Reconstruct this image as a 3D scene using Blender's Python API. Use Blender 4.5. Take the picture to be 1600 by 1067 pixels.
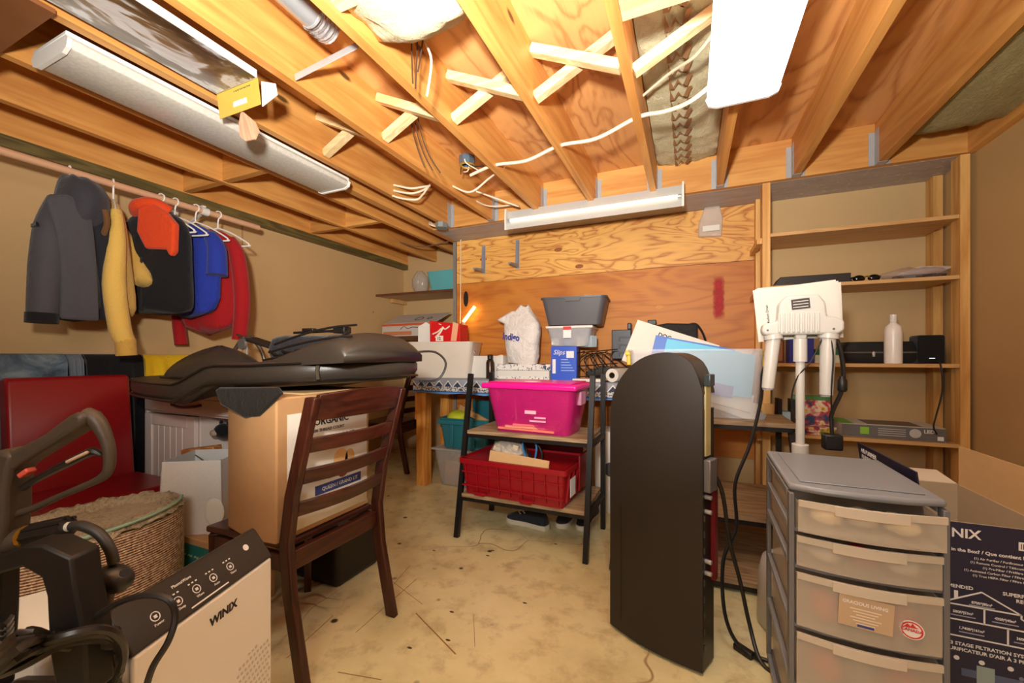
import bpy, bmesh, math, random
from mathutils import Vector, Matrix, Euler
random.seed(7)
for o in list(bpy.data.objects): bpy.data.objects.remove(o)
SC = bpy.context.scene; COL = SC.collection
PI = math.pi; sin = math.sin; cos = math.cos; R = math.radians

# ------------------------------------------------------------------ camera, world, lights, exposure
F = 640.0; YAW = math.atan(278 / 640); CH = 1.08; HV = 557.0
cam = bpy.data.cameras.new('camera'); co = bpy.data.objects.new('camera', cam); COL.objects.link(co)
co.location = (0, 0, CH); co.rotation_euler = (PI / 2, 0, YAW)
cam.sensor_width = 36; cam.lens = F / 1600 * 36; cam.shift_y = (HV - 533.5) / 1600; cam.clip_start = .02
SC.camera = co
W = bpy.data.worlds.new('world'); SC.world = W; W.use_nodes = True
W.node_tree.nodes['Background'].inputs[0].default_value = (1.0, .93, .82, 1)
W.node_tree.nodes['Background'].inputs[1].default_value = .2
def area(name, loc, target, size, power, col=(1, .95, .87)):
    l = bpy.data.lights.new(name, 'AREA'); l.shape = 'DISK'; l.size = size; l.energy = power; l.color = col
    o = bpy.data.objects.new(name, l); COL.objects.link(o); o.location = loc
    o.rotation_euler = (Vector(target) - Vector(loc)).to_track_quat('-Z', 'Y').to_euler(); return o
area('flash_lamp', (-.12, -.15, 1.4), (-.75, 1.25, 2.4), .14, 72).data.spread = R(128)
area('soft_fill', (-.1, -.9, 1.75), (-.6, 2.6, .9), .9, 22)  # added broad fill lamp behind the camera, stands for no real source
SC.view_settings.view_transform = 'Standard'; SC.view_settings.look = 'None'
SC.view_settings.gamma = 1; SC.view_settings.use_curve_mapping = False
SC.view_settings.exposure = 0.0

# ------------------------------------------------------------------ helpers
_S, _C = sin(YAW), cos(YAW)
def at(u, v, x=None, y=None, z=None):
    """world point on a real plane (x=, y= or z= constant) seen at photo pixel u, v"""
    a = (u - 800) / F; rx = -_S + a * _C; ry = _C + a * _S; rz = (HV - v) / F
    k = (z - CH) / rz if z is not None else y / ry if y is not None else x / rx
    return Vector((rx * k, ry * k, CH + rz * k))
def lin(c):
    return tuple(((x / 255) / 12.92 if x / 255 <= .04045 else ((x / 255 + .055) / 1.055) ** 2.4) for x in c) + (1,)

def thing(name, label, cat, loc=(0, 0, 0), rz=0, group=None, kind=None):
    o = bpy.data.objects.new(name, None); COL.objects.link(o); o.empty_display_size = .05
    o.location = loc; o.rotation_euler = (0, 0, rz); tag(o, label, cat, group, kind); return o
def tag(o, label, cat, group=None, kind=None):
    o['label'] = label; o['category'] = cat
    if group: o['group'] = group
    if kind: o['kind'] = kind
    return o
def dup(root, loc, rz, label):
    r = root.copy(); COL.objects.link(r); r.location = loc; r.rotation_euler = (0, 0, rz); r['label'] = label
    for ch in list(root.children):
        c = ch.copy(); COL.objects.link(c); c.parent = r
        for g in list(ch.children):
            d = g.copy(); COL.objects.link(d); d.parent = c
    return r

class MB:
    def __init__(s): s.v = []; s.f = []
    def add(s, vs, fs, M=None):
        n = len(s.v)
        s.v += [tuple(M @ Vector(p)) if M else tuple(p) for p in vs]
        s.f += [tuple(i + n for i in f) for f in fs]; return s
    def bb(s, x0, y0, z0, x1, y1, z1, M=None):
        return s.add([(x0, y0, z0), (x1, y0, z0), (x1, y1, z0), (x0, y1, z0), (x0, y0, z1), (x1, y0, z1), (x1, y1, z1), (x0, y1, z1)],
                     [(0, 3, 2, 1), (4, 5, 6, 7), (0, 1, 5, 4), (1, 2, 6, 5), (2, 3, 7, 6), (3, 0, 4, 7)], M)
    def box(s, c, d, rot=(0, 0, 0)):
        M = Matrix.Translation(c) @ Euler(rot).to_matrix().to_4x4(); a, b, e = d[0] / 2, d[1] / 2, d[2] / 2
        return s.bb(-a, -b, -e, a, b, e, M)
    def bar(s, p, q, w, h, up=(0, 0, 1)):
        """rectangular bar from p to q, w across, h along up"""
        p, q = Vector(p), Vector(q); d = (q - p); L = d.length; d.normalize(); u = Vector(up)
        x = d.cross(u)
        if x.length < 1e-4: x = d.cross(Vector((0, 1, 0)))
        x.normalize(); u = x.cross(d)
        M = Matrix((x, d, u)).transposed().to_4x4(); M.translation = p
        return s.bb(-w / 2, 0, -h / 2, w / 2, L, h / 2, M)
    def loft(s, rings, cap=True, close=True):
        n = len(rings[0]); k = len(s.v); s.v += [tuple(p) for r in rings for p in r]
        m = n if close else n - 1
        for i in range(len(rings) - 1):
            for j in range(m):
                a = k + i * n + j; b = k + i * n + (j + 1) % n; s.f.append((a, b, b + n, a + n))
        if cap and close:
            s.f.append(tuple(k + j for j in range(n))[::-1]); e = k + (len(rings) - 1) * n
            s.f.append(tuple(e + j for j in range(n)))
        return s
    def tube(s, pts, r, n=8, sm=0, cap=True):
        pts = [Vector(p) for p in pts]
        if sm: pts = smooth(pts, sm)
        rr = r if isinstance(r, (list, tuple)) else None
        N = len(pts); T = [(pts[min(i + 1, N - 1)] - pts[max(i - 1, 0)]).normalized() for i in range(N)]
        up = Vector((0, 0, 1)) if abs(T[0].z) < .9 else Vector((1, 0, 0)); x = T[0].cross(up).normalized(); rings = []
        for i in range(N):
            x = (x - T[i] * x.dot(T[i])).normalized(); y = T[i].cross(x)
            if rr:
                f = i / (N - 1) * (len(rr) - 1); a = int(min(f, len(rr) - 2)) if len(rr) > 1 else 0; ri = rr[a] + (rr[min(a + 1, len(rr) - 1)] - rr[a]) * (f - a)
            else: ri = r
            rings.append([pts[i] + (x * cos(2 * PI * j / n) + y * sin(2 * PI * j / n)) * ri for j in range(n)])
        return s.loft([q[::-1] for q in rings], cap)
    def lathe(s, prof, n=24, c=(0, 0, 0), M=None, cap=True, sx=1, sy=1, ring=False):
        if ring: prof = prof + prof[:1]; cap = False
        rings = [[Vector((r * sx * cos(2 * PI * j / n), r * sy * sin(2 * PI * j / n), z)) for j in range(n)] for r, z in prof]
        T = Matrix.Translation(c) @ (M or Matrix())
        return s.loft([[T @ p for p in q] for q in rings], cap)
    def prism(s, poly, a, b, ax='y', M=None):
        """polygon (p,q) extruded from a to b along axis ax; x: (y,z)  y: (x,z)  z: (x,y)"""
        g = {'x': lambda p, t: (t, p[0], p[1]), 'y': lambda p, t: (p[0], t, p[1]), 'z': lambda p, t: (p[0], p[1], t)}[ax]
        n = len(poly); vs = [g(p, a) for p in poly] + [g(p, b) for p in poly]
        return s.add(vs, [tuple(range(n))[::-1], tuple(range(n, 2 * n))] + [(i, (i + 1) % n, n + (i + 1) % n, n + i) for i in range(n)], M)
    def ball(s, c, r, n=12, m=8, M=None):
        r = r if isinstance(r, (tuple, list)) else (r, r, r); T = Matrix.Translation(c) @ (M or Matrix()); rings = []
        for i in range(m + 1):
            a = -PI / 2 + PI * (i + .02) / (m + .04)
            rings.append([T @ Vector((r[0] * cos(a) * cos(2 * PI * j / n), r[1] * cos(a) * sin(2 * PI * j / n), r[2] * sin(a))) for j in range(n)])
        return s.loft(rings)
    def tub(s, w, d, h, tw=.02, t=.004, rad=.03, rim=.0, z0=0, n=4, tilt=None):
        """open tub, outer top w x d, narrower by tw at the bottom, wall t, rim lip"""
        def rr(hw, hd, z, r):
            p = []
            for cx, cy, a0 in ((hw - r, hd - r, 0), (-hw + r, hd - r, 90), (-hw + r, -hd + r, 180), (hw - r, -hd + r, 270)):
                for k in range(n + 1):
                    a = R(a0 + 90 * k / n); p.append(Vector((cx + r * cos(a), cy + r * sin(a), z)))
            return p
        W2, D2 = w / 2, d / 2
        R_ = [rr(W2 - tw, D2 - tw, z0, rad), rr(W2, D2, z0 + h - rim, rad)]
        if rim: R_ += [rr(W2 + rim * .8, D2 + rim * .8, z0 + h - rim, rad + rim * .8), rr(W2 + rim * .8, D2 + rim * .8, z0 + h, rad + rim * .8)]
        else: R_ += [rr(W2, D2, z0 + h, rad)]
        R_ += [rr(W2 - t, D2 - t, z0 + h, rad), rr(W2 - tw - t, D2 - tw - t, z0 + t, rad)]
        return s.loft(R_)
    def build(s, name, m, parent=None, smooth_=False, bev=0, seg=2, sub=0, ang=40):
        me = bpy.data.meshes.new(name); me.from_pydata(s.v, [], s.f); me.validate()
        b = bmesh.new(); b.from_mesh(me); bmesh.ops.recalc_face_normals(b, faces=b.faces); b.to_mesh(me); b.free()
        me.materials.append(m); o = bpy.data.objects.new(name, me); COL.objects.link(o)
        if parent: o.parent = parent
        if smooth_ or bev or sub:
            for p in me.polygons: p.use_smooth = True
            me.set_sharp_from_angle(angle=R(ang))
        if bev:
            q = o.modifiers.new('bevel', 'BEVEL'); q.width = bev; q.segments = seg; q.limit_method = 'ANGLE'; q.angle_limit = R(35); q.harden_normals = False
        if sub:
            q = o.modifiers.new('subdivision', 'SUBSURF'); q.levels = q.render_levels = sub
        return o
def smooth(pts, k=6):
    P = [pts[0]] + list(pts) + [pts[-1]]; out = []
    for i in range(1, len(P) - 2):
        a, b, c, d = P[i - 1], P[i], P[i + 1], P[i + 2]
        for j in range(k):
            t = j / k
            out.append(.5 * ((2 * b) + (c - a) * t + (2 * a - 5 * b + 4 * c - d) * t * t + (3 * b - a - 3 * c + d) * t ** 3))
    return out + [pts[-1]]
def text(s, size, m, parent, loc, rot, align='LEFT', bold=0, name='lettering', sx=1, shear=0, ls=1.0):
    cu = bpy.data.curves.new(name, 'FONT'); cu.body = s; cu.size = size; cu.align_x = align; cu.extrude = .0004; cu.offset = bold * size; cu.shear = shear
    cu.space_line = ls; cu.resolution_u = 2
    o = bpy.data.objects.new('tmp', cu); COL.objects.link(o); dg = bpy.context.evaluated_depsgraph_get(); dg.update()
    me = bpy.data.meshes.new_from_object(o.evaluated_get(dg)); bpy.data.objects.remove(o); me.name = name
    me.materials.clear(); me.materials.append(m)
    for v in me.vertices: v.co.x *= sx
    q = bpy.data.objects.new(name, me); COL.objects.link(q); q.parent = parent; q.location = loc; q.rotation_euler = rot; return q
FY = (PI / 2, 0, 0); FX = (PI / 2, 0, PI / 2); FNX = (PI / 2, 0, -PI / 2)   # lettering that faces -y, +x, -x
def soft(o, s=.01, size=.1):
    """crumple a mesh a little"""
    t = bpy.data.textures.new('crumple', 'CLOUDS'); t.noise_scale = size
    q = o.modifiers.new('crumple', 'DISPLACE'); q.texture = t; q.strength = s; q.mid_level = .5; q.texture_coords = 'GLOBAL'; return o

# ------------------------------------------------------------------ materials
class NT:
    def __init__(s, name):
        s.m = bpy.data.materials.new(name); s.m.use_nodes = True; s.t = s.m.node_tree; s.n = s.t.nodes; s.b = s.n['Principled BSDF']
    def new(s, ty, ins=None, **kw):
        q = s.n.new(ty)
        for k, v in kw.items(): setattr(q, k, v)
        for k, v in (ins or {}).items(): s.put(q.inputs[k], v)
        return q
    def put(s, inp, v):
        if isinstance(v, bpy.types.NodeSocket): s.t.links.new(v, inp)
        else: inp.default_value = v
    def coord(s, kind='Object', sc=(1, 1, 1), rot=(0, 0, 0), loc=(0, 0, 0)):
        c = s.new('ShaderNodeTexCoord'); return s.new('ShaderNodeMapping', {'Vector': c.outputs[kind], 'Scale': sc, 'Rotation': rot, 'Location': loc}).outputs[0]
    def noise(s, vec, scale=5, det=4, rough=.55, dist=0):
        return s.new('ShaderNodeTexNoise', {'Vector': vec, 'Scale': scale, 'Detail': det, 'Roughness': rough, 'Distortion': dist}).outputs[0]
    def math(s, op, a, b=0, c=0):
        return s.new('ShaderNodeMath', {0: a, 1: b, 2: c}, operation=op).outputs[0]
    def ramp(s, fac, stops):
        q = s.new('ShaderNodeValToRGB', {'Fac': fac}); e = q.color_ramp.elements
        while len(e) < len(stops): e.new(.5)
        for k, (p, c) in zip(e, stops): k.position = p; k.color = c if len(c) == 4 else lin(c)
        return q.outputs[0]
    def mix(s, fac, a, b, mode='MIX'):
        q = s.new('ShaderNodeMix', data_type='RGBA', blend_type=mode); s.put(q.inputs[0], fac); s.put(q.inputs[6], a); s.put(q.inputs[7], b); return q.outputs[2]
    def bump(s, h, st=.3, d=.01):
        s.put(s.b.inputs['Normal'], s.new('ShaderNodeBump', {'Height': h, 'Strength': st, 'Distance': d}).outputs[0])
    def out(s, col=None, rough=None, metal=None):
        if col is not None: s.put(s.b.inputs['Base Color'], col)
        if rough is not None: s.put(s.b.inputs['Roughness'], rough)
        if metal is not None: s.put(s.b.inputs['Metallic'], metal)
        return s.m
_cache = {}
def plain(rgb, rough=.5, metal=0, var=.06, bump=0, bs=60, spec=.5, key='plain'):
    k = (rgb, rough, metal, var, bump, bs, spec)
    if k in _cache: return _cache[k]
    t = NT(key); c = lin(rgb); v = t.noise(t.coord(), 9, 3)
    f = t.math('MULTIPLY_ADD', v, var * 2, 1 - var)
    q = t.new('ShaderNodeHueSaturation', {'Color': c, 'Value': f}); t.out(q.outputs[0], rough, metal)
    t.b.inputs['Specular IOR Level'].default_value = spec
    if bump: t.bump(t.noise(t.coord(), bs, 2), bump, .004)
    _cache[k] = t.m; return t.m
def wood(c1, c2, axis='x', scale=1, rough=.5, knots=True, key='wood', dens=9):
    k = ('w', c1, c2, axis, scale, rough, dens)
    if k in _cache: return _cache[k]
    t = NT(key); s = {'x': (1.2, 14, 14), 'y': (14, 1.2, 14), 'z': (14, 14, 1.2)}[axis]; s = tuple(q * scale for q in s)
    oi = t.new('ShaderNodeObjectInfo'); rnd = oi.outputs['Random']
    tc = t.new('ShaderNodeTexCoord'); mp = t.new('ShaderNodeMapping', {'Vector': tc.outputs['Object'], 'Scale': s})
    off = t.new('ShaderNodeVectorMath', {0: mp.outputs[0], 1: t.new('ShaderNodeCombineXYZ', {0: t.math('MULTIPLY', rnd, 37), 1: t.math('MULTIPLY', rnd, 11), 2: t.math('MULTIPLY', rnd, 23)}).outputs[0]}, operation='ADD').outputs[0]
    g = t.noise(off, .55, 3, .5, .4); w = t.math('FRACT', t.math('MULTIPLY', g, dens))
    w = t.math('PINGPONG', w, .5); fine = t.noise(off, 6, 3, .6)
    f = t.math('ADD', t.math('MULTIPLY', w, 1.1), t.math('MULTIPLY', fine, .45))
    col = t.ramp(f, [(.15, c2), (.75, c1)])
    big = t.noise(tc.outputs['Object'], 3.0, 2); col = t.mix(t.math('MULTIPLY', t.math('SUBTRACT', big, .5), .5), col, lin(c2), 'MULTIPLY')
    tone = t.new('ShaderNodeHueSaturation', {'Color': col, 'Value': t.math('MULTIPLY_ADD', rnd, .22, .88)}).outputs[0]
    if knots:
        vo = t.new('ShaderNodeTexVoronoi', {'Vector': t.coord(sc={'x': (2.2, 6, 6), 'y': (6, 2.2, 6), 'z': (6, 6, 2.2)}[axis]), 'Scale': .9}).outputs['Distance']
        tone = t.mix(t.ramp(vo, [(.045, (255,) * 3), (.09, (0,) * 3)]), tone, lin(tuple(int(x * .45) for x in c2)))
    t.bump(fine, .12, .003); _cache[k] = t.out(tone, rough); return t.m
def rotary(c1, c2, plane='xz', scale=1.0, lines=11, contrast=1, key='plywood', seed=0):
    """rotary-cut plywood: contour bands of a stretched noise"""
    t = NT(key); s = {'xz': (1.1, 1, 4.2), 'xy': (4.0, 1.1, 1)}[plane]
    v = t.coord(sc=tuple(q * scale for q in s), loc=(seed, seed * 1.7, seed * .6)); g = t.noise(v, 1.0, 2.5, .45, .9)
    w = t.math('PINGPONG', t.math('FRACT', t.math('MULTIPLY', g, lines)), .5)
    fine = t.noise(t.coord(sc={'xz': (3, 1, 60), 'xy': (60, 3, 1)}[plane]), 1, 3, .6)
    f = t.math('ADD', t.math('MULTIPLY', w, 1.5 * contrast), t.math('MULTIPLY', fine, .5))
    col = t.ramp(f, [(.2, c2), (.5, c1), (.95, tuple(min(255, int(x * 1.06)) for x in c1))])
    big = t.noise(t.coord(), 1.3, 3); col = t.mix(t.math('MULTIPLY', t.math('SUBTRACT', big, .42), .9), col, lin(c2), 'MIX')
    t.bump(fine, .08, .002); return t.out(col, .55)
def clear(rgb, alpha=.3, rough=.15, key='clear_plastic'):
    k = ('c', rgb, alpha, rough)
    if k in _cache: return _cache[k]
    t = NT(key); t.out(lin(rgb), rough); n = t.noise(t.coord(), 14, 2)
    t.put(t.b.inputs['Alpha'], t.math('MULTIPLY_ADD', n, .16, alpha - .08)); t.b.inputs['Specular IOR Level'].default_value = .5; _cache[k] = t.m; return t.m
def glow(rgb, s, key='glow'):
    t = NT(key); t.out(lin(rgb), .4); t.b.inputs['Emission Color'].default_value = lin(rgb); t.b.inputs['Emission Strength'].default_value = s; return t.m
def card(rgb, key='cardboard'):
    k = ('cb', rgb)
    if k in _cache: return _cache[k]
    t = NT(key); n = t.noise(t.coord(sc=(1, 1, 1)), 40, 3); b = t.noise(t.coord(), 4, 2)
    col = t.mix(t.math('MULTIPLY', n, .35), lin(rgb), lin(tuple(int(x * .82) for x in rgb))); col = t.mix(t.math('MULTIPLY', b, .25), col, lin(tuple(int(x * .86) for x in rgb)))
    t.bump(n, .1, .002); _cache[k] = t.out(col, .75); return t.m
def cloth(rgb, rough=.9, wr=.35, scale=18, weave=260, key='fabric'):
    k = ('cl', rgb, wr, scale)
    if k in _cache: return _cache[k]
    t = NT(key); n = t.noise(t.coord(), scale, 4, .6, .6); w = t.noise(t.coord(), weave, 2)
    col = t.mix(t.math('MULTIPLY', w, .5), lin(rgb), lin(tuple(int(x * .7) for x in rgb)))
    t.b.inputs['Sheen Weight'].default_value = .15; t.b.inputs['Specular IOR Level'].default_value = .25
    t.bump(t.math('ADD', n, t.math('MULTIPLY', w, .12)), wr, .03); _cache[k] = t.out(col, rough); return t.m

BLACK = plain((24, 22, 21), .45, var=.03); BLACKM = plain((30, 28, 27), .4, .3, var=.03); WHITE = plain((222, 218, 210), .45, var=.03)
WHITEG = plain((226, 224, 218), .25, var=.02); STEEL = plain((178, 180, 182), .4, .3, var=.2, bump=.1); CHROME = plain((206, 206, 206), .25, .6)
INK = plain((34, 32, 34), .7, var=.02); PAPER = plain((222, 218, 208), .8, var=.03); PRINTW = plain((232, 232, 232), .7, var=.02)
JOIST = wood((222, 162, 88), (198, 132, 64), 'y', key='joist_lumber', dens=4); JOISTX = wood((226, 168, 92), (202, 138, 68), 'x', key='header_lumber', dens=4)
PALE = wood((238, 214, 168), (222, 186, 128), 'x', key='pale_lumber'); STUD = wood((230, 180, 106), (202, 144, 74), 'z', key='stud_lumber', dens=5)
SHELFW = wood((214, 170, 112), (196, 148, 92), 'x', key='shelf_board', knots=False); GREYOAK = wood((172, 146, 112), (126, 102, 76), 'x', rough=.55, key='grey_oak', dens=10)
CBOARD = card((196, 152, 104)); CARDL = card((214, 176, 124)); LEATHER = None
def leather(rgb, rough=.38, st=.12):
    t = NT('leather'); vo = t.new('ShaderNodeTexVoronoi', {'Vector': t.coord(), 'Scale': 260}).outputs['Distance']; n = t.noise(t.coord(), 7, 3)
    t.bump(t.math('ADD', t.math('MULTIPLY', vo, .25), n), st, .006); return t.out(t.mix(t.math('MULTIPLY', n, .3), lin(rgb), lin(tuple(int(x * .8) for x in rgb))), rough)
BLEATHER = leather((54, 47, 40), .4)
# ------------------------------------------------------------------ setting
def struct(name, mb, m, parent=None, **k):
    o = mb.build(name, m, parent, **k)
    if not parent: o['kind'] = 'structure'
    return o
ZJ, ZS, XL, XR, YB, YA, YH = 2.155, 2.39, -3.1, 1.38, 3.32, 3.93, 2.93
YF = -2.2
# concrete floor
t = NT('painted_concrete'); v = t.coord(); a = t.noise(v, 1.6, 5, .6); b = t.noise(v, 9, 4, .65); c = t.noise(v, 55, 2)
col = t.ramp(a, [(.3, (194, 182, 134)), (.5, (224, 214, 164)), (.7, (238, 228, 184))]); col = t.mix(t.ramp(b, [(.3, (190,) * 3), (.5, (0,) * 3)]), col, lin((158, 134, 92)))
vo = t.new('ShaderNodeTexVoronoi', {'Vector': v, 'Scale': 7, 'Randomness': 1}).outputs['Distance']
sp = t.math('MULTIPLY', t.ramp(vo, [(.07, (255,) * 3), (.12, (0,) * 3)]), t.ramp(t.noise(v, 3, 2), [(.45, (0,) * 3), (.52, (255,) * 3)])); col = t.mix(sp, col, lin((70, 52, 34)))
cr = t.new('ShaderNodeTexVoronoi', {'Vector': t.coord(loc=(.3, .1, 0)), 'Scale': 1.0}, feature='DISTANCE_TO_EDGE'); cw = t.new('ShaderNodeMapping', {'Vector': t.new('ShaderNodeVectorMath', {0: v, 1: t.new('ShaderNodeTexNoise', {'Vector': v, 'Scale': 2.0}).outputs[1]}, operation='ADD').outputs[0]}); t.put(cr.inputs['Vector'], cw.outputs[0])
crf = t.math('MULTIPLY', t.ramp(cr.outputs[0], [(.002, (255,) * 3), (.006, (0,) * 3)]), t.ramp(t.noise(v, 1.2, 2), [(.5, (0,) * 3), (.6, (255,) * 3)])); col = t.mix(crf, col, lin((140, 92, 50)))
t.bump(t.math('ADD', c, b), .12, .006); FLOOR = t.out(col, .42)
struct('floor', MB().bb(XL - .1, YF, -.1, XR + .1, YA + .1, 0), FLOOR)
SCR = plain((150, 112, 70), .8); FLO_ = bpy.data.objects['floor']
for a, b, w in (((556, 988), (650, 905), .004), ((650, 958), (712, 1022), .008), ((448, 1028), (520, 962), .004), ((600, 930), (640, 884), .003), ((740, 960), (742, 1010), .003), ((528, 1050), (596, 1062), .005), ((610, 906), (660, 944), .003)):
    MB().bar(at(*a, z=.0005), at(*b, z=.0005), w * .6, .0008).build('scratch_mark', SCR, FLO_)
for u, v in ((678, 860), (762, 868), (770, 860), (706, 956), (868, 850), (640, 1012), (820, 942), (700, 1000)):
    p = at(u, v, z=0); MB().lathe([(.001, .0002), (.008, .0002), (.006, .001), (.001, .001)], 7, (p.x, p.y, 0), sx=1.4, sy=.7).build('dirt_speck', plain((70, 54, 36), .8), FLO_)
# drywall
def drywall(c):
    t = NT('drywall'); v = t.coord(); n = t.noise(v, 2, 4); f = t.noise(v, 120, 2)
    vo = t.new('ShaderNodeTexVoronoi', {'Vector': t.coord(sc=(3, 3, 1.6)), 'Scale': 1.2}).outputs['Distance']
    col = t.mix(t.math('MULTIPLY', n, .5), lin(c), lin(tuple(int(x * .9) for x in c))); col = t.mix(t.ramp(vo, [(.016, (255,) * 3), (.022, (0,) * 3)]), col, lin((90, 62, 36)))
    t.bump(f, .06, .003); return t.out(col, .75)
DW = drywall((206, 170, 118)); DWR = drywall((200, 166, 112))
wl = struct('wall_left', MB().bb(XL - .1, YF, 0, XL, YA, ZS), DW)
MB().bb(XL, 2.02, 0, XL + .003, 2.03, ZJ - .04).build('drywall_seam', plain((176, 140, 92), .8), wl)
struct('wall_right', MB().bb(XR, YF, 0, XR + .1, YA, ZS), DWR)
wb = struct('wall_back', MB().bb(-2.0, YB, 0, XR, YB + .1, ZJ), drywall((204, 172, 122)))
PLY_U = rotary((222, 168, 88), (176, 102, 42), 'xz', 1.15, 13, 1, seed=3); PLY_L = rotary((196, 124, 44), (172, 96, 30), 'xz', .9, 6, .5, seed=9)
MB().bb(-1.995, YB - .018, 1.757, .415, YB - .001, ZJ - .004).build('plywood_panel', PLY_U, wb)
pl = MB().bb(-1.995, YB - .018, .36, .415, YB - .001, 1.753).build('plywood_panel', PLY_L, wb)
t = NT('spray_paint'); tc = t.coord('Generated'); n = t.noise(t.coord(), 40, 3)
sep = t.new('ShaderNodeSeparateXYZ', {0: tc}); ex = t.math('ABSOLUTE', t.math('SUBTRACT', sep.outputs[0], .5)); ez = t.math('ABSOLUTE', t.math('SUBTRACT', sep.outputs[2], .5))
al = t.math('MULTIPLY', t.ramp(t.math('ADD', ex, t.math('MULTIPLY', n, .35)), [(.35, (255,) * 3), (.62, (0,) * 3)]), t.ramp(ez, [(.36, (255,) * 3), (.5, (0,) * 3)]))
t.put(t.b.inputs['Alpha'], t.math('MULTIPLY', al, t.math('MULTIPLY', t.noise(t.coord(), 25, 3), 1.15))); SPRAY = t.out(lin((190, 40, 50)), .7)
p = at(1123, 465, y=3.3); MB().bb(p.x - .045, YB - .0195, p.z - .16, p.x + .045, YB - .0185, p.z + .16).build('paint_stripe', SPRAY, wb)
p = at(728, 467, y=3.3); MB().lathe([(.001, 0), (.045, 0), (.045, .004), (.001, .004)], 20, (p.x, YB - .018, p.z), Matrix.Rotation(PI / 2, 4, 'X') @ Matrix.Diagonal((.55, 1.6, 1, 1))).build('dark_hole', plain((24, 16, 12), .9), wb)
for u, v in ((755, 405), (905, 416), (1030, 480), (872, 390)):
    p = at(u, v, y=3.3); MB().lathe([(.001, 0), (.035, 0), (.03, .0015), (.001, .0015)], 14, (p.x, YB - .018, p.z), Matrix.Rotation(PI / 2, 4, 'X') @ Matrix.Diagonal((1, .5, 1, 1))).build('knot_patch', plain((205, 140, 72) if u in (1030,) else (150, 84, 40), .6), wb)
struct('wall_alcove', MB().bb(XL, YA, 0, -1.9, YA + .1, ZS), drywall((206, 172, 122)))
struct('wall_return', MB().bb(-2.0, YB + .1, 0, -1.9, YA, ZJ), DW)
struct('trim_1', MB().bb(-2.035, YB - .022, 0, -2.001, YB + .06, ZJ - .005), plain((150, 150, 148), .5, .5, var=.15))
struct('wall_front', MB().bb(XL - .1, YF - .1, 0, XR + .1, YF, ZS), DW)
# ledge under the header: grey painted sheet
t = NT('grey_sheet'); v = t.coord(sc=(3, 12, 1)); n = t.noise(v, 2, 4); s = t.noise(t.coord(), 26, 4, .7)
col = t.mix(n, lin((150, 140, 140)), lin((196, 190, 188))); col = t.mix(t.math('MULTIPLY', t.ramp(s, [(.58, (0,) * 3), (.63, (255,) * 3)]), t.ramp(t.new('ShaderNodeSeparateXYZ', {0: t.coord()}).outputs[0], [(.3, (0,) * 3), (.7, (255,) * 3)])), col, lin((206, 202, 180)))
struct('trim_2', MB().bb(-2.0, YH + .04, ZJ - .001, XR, YB + .1, ZJ + .03), t.out(col, .5))
struct('trim_3', MB().bb(XL, YF, ZJ - .06, XL + .06, YA, ZJ), wood((120, 104, 58), (78, 66, 36), 'y', key='sill_lumber'))
# ceiling: subfloor sheets, joists, header, hangers, bridging
SUB = rotary((222, 166, 104), (192, 126, 70), 'xy', .9, 8, .7, seed=5); SUB2 = rotary((218, 160, 98), (186, 120, 64), 'xy', 1.0, 7, .7, seed=15)
ce = struct('ceiling', MB().bb(XL - .1, YF - .1, ZS + .02, XR + .1, YA + .1, ZS + .06), SUB)
for k, (y0, y1) in enumerate(((YF, -.66), (-.658, .56), (.562, 1.78), (1.782, 3.0), (3.002, YA))):
    MB().bb(XL, y0, ZS, XR, y1, ZS + .019).build('subfloor_sheet', (SUB, SUB2)[k % 2], ce)
JX = [-3.06, -2.656, -2.25, -1.844, -1.438, -1.032, -.626, -.22, .174, .58, .974]
jm = {}
for x in JX:
    y1 = YA if x < -2 else YH; key = y1
    if key not in jm: jm[key] = MB().bb(-.019, YF, ZJ, .019, y1, ZS).build('joist', JOIST, ce)
    o = jm[key]
    if o.location.x != 0: o = o.copy(); COL.objects.link(o)
    o.location.x = x
MB().bb(XR - .04, YF, ZJ, XR, YH, ZS).build('joist', JOIST, ce)
MB().bb(-2.06, 1.95, ZJ, -2.0, YA, ZS).build('joist', JOIST, ce)
MB().bb(-2.0, YH, ZJ, XR, YH + .04, ZS).build('header_beam', JOISTX, ce)
hm = None
for x in JX[3:]:
    for sgn in (-1, 1):
        m = MB().bb(.0195, YH - .055, ZJ - .002, .0215, YH - .001, ZJ + .19).bb(.0195, YH - .003, ZJ + .0, .048, YH - .0005, ZJ + .185)
        if sgn < 0: m.v = [(-a, b, c) for a, b, c in m.v]
        if sgn > 0: m.bb(-.0215, YH - .055, ZJ - .003, .0215, YH - .001, ZJ - .001)
        o = m.build('joist_hanger', STEEL, ce); o.location.x = x
for k in range(len(JX) - 1):
    xa, xb = JX[k] + .02, JX[k + 1] - .02
    if k < 3: continue
    if k not in (8, 9):
        if k != 7: MB().bar((xa, 1.60, ZS - .03), (xb, 1.60, ZJ + .03), .038, .038).build('bridging', PALE, ce)
        MB().bar((xa, 1.645, ZJ + .03), (xb, 1.645, ZS - .03), .038, .038).build('bridging', PALE, ce)
for x, y in ((-2.453, 1.62), (-2.857, 1.62), (-2.86, 2.6), (-2.453, 2.6)):
    MB().bb(x - .183, y - .02, ZJ + .005, x + .183, y + .02, ZS - .002).build('blocking', JOISTX, ce)
MB().bb(-.2, 1.27, ZJ + .01, .154, 1.36, ZJ + .048).build('blocking', PALE, ce); MB().bb(-1.01, .93, ZJ + .01, -.646, .97, ZJ + .06).build('blocking', PALE, ce)
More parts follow.
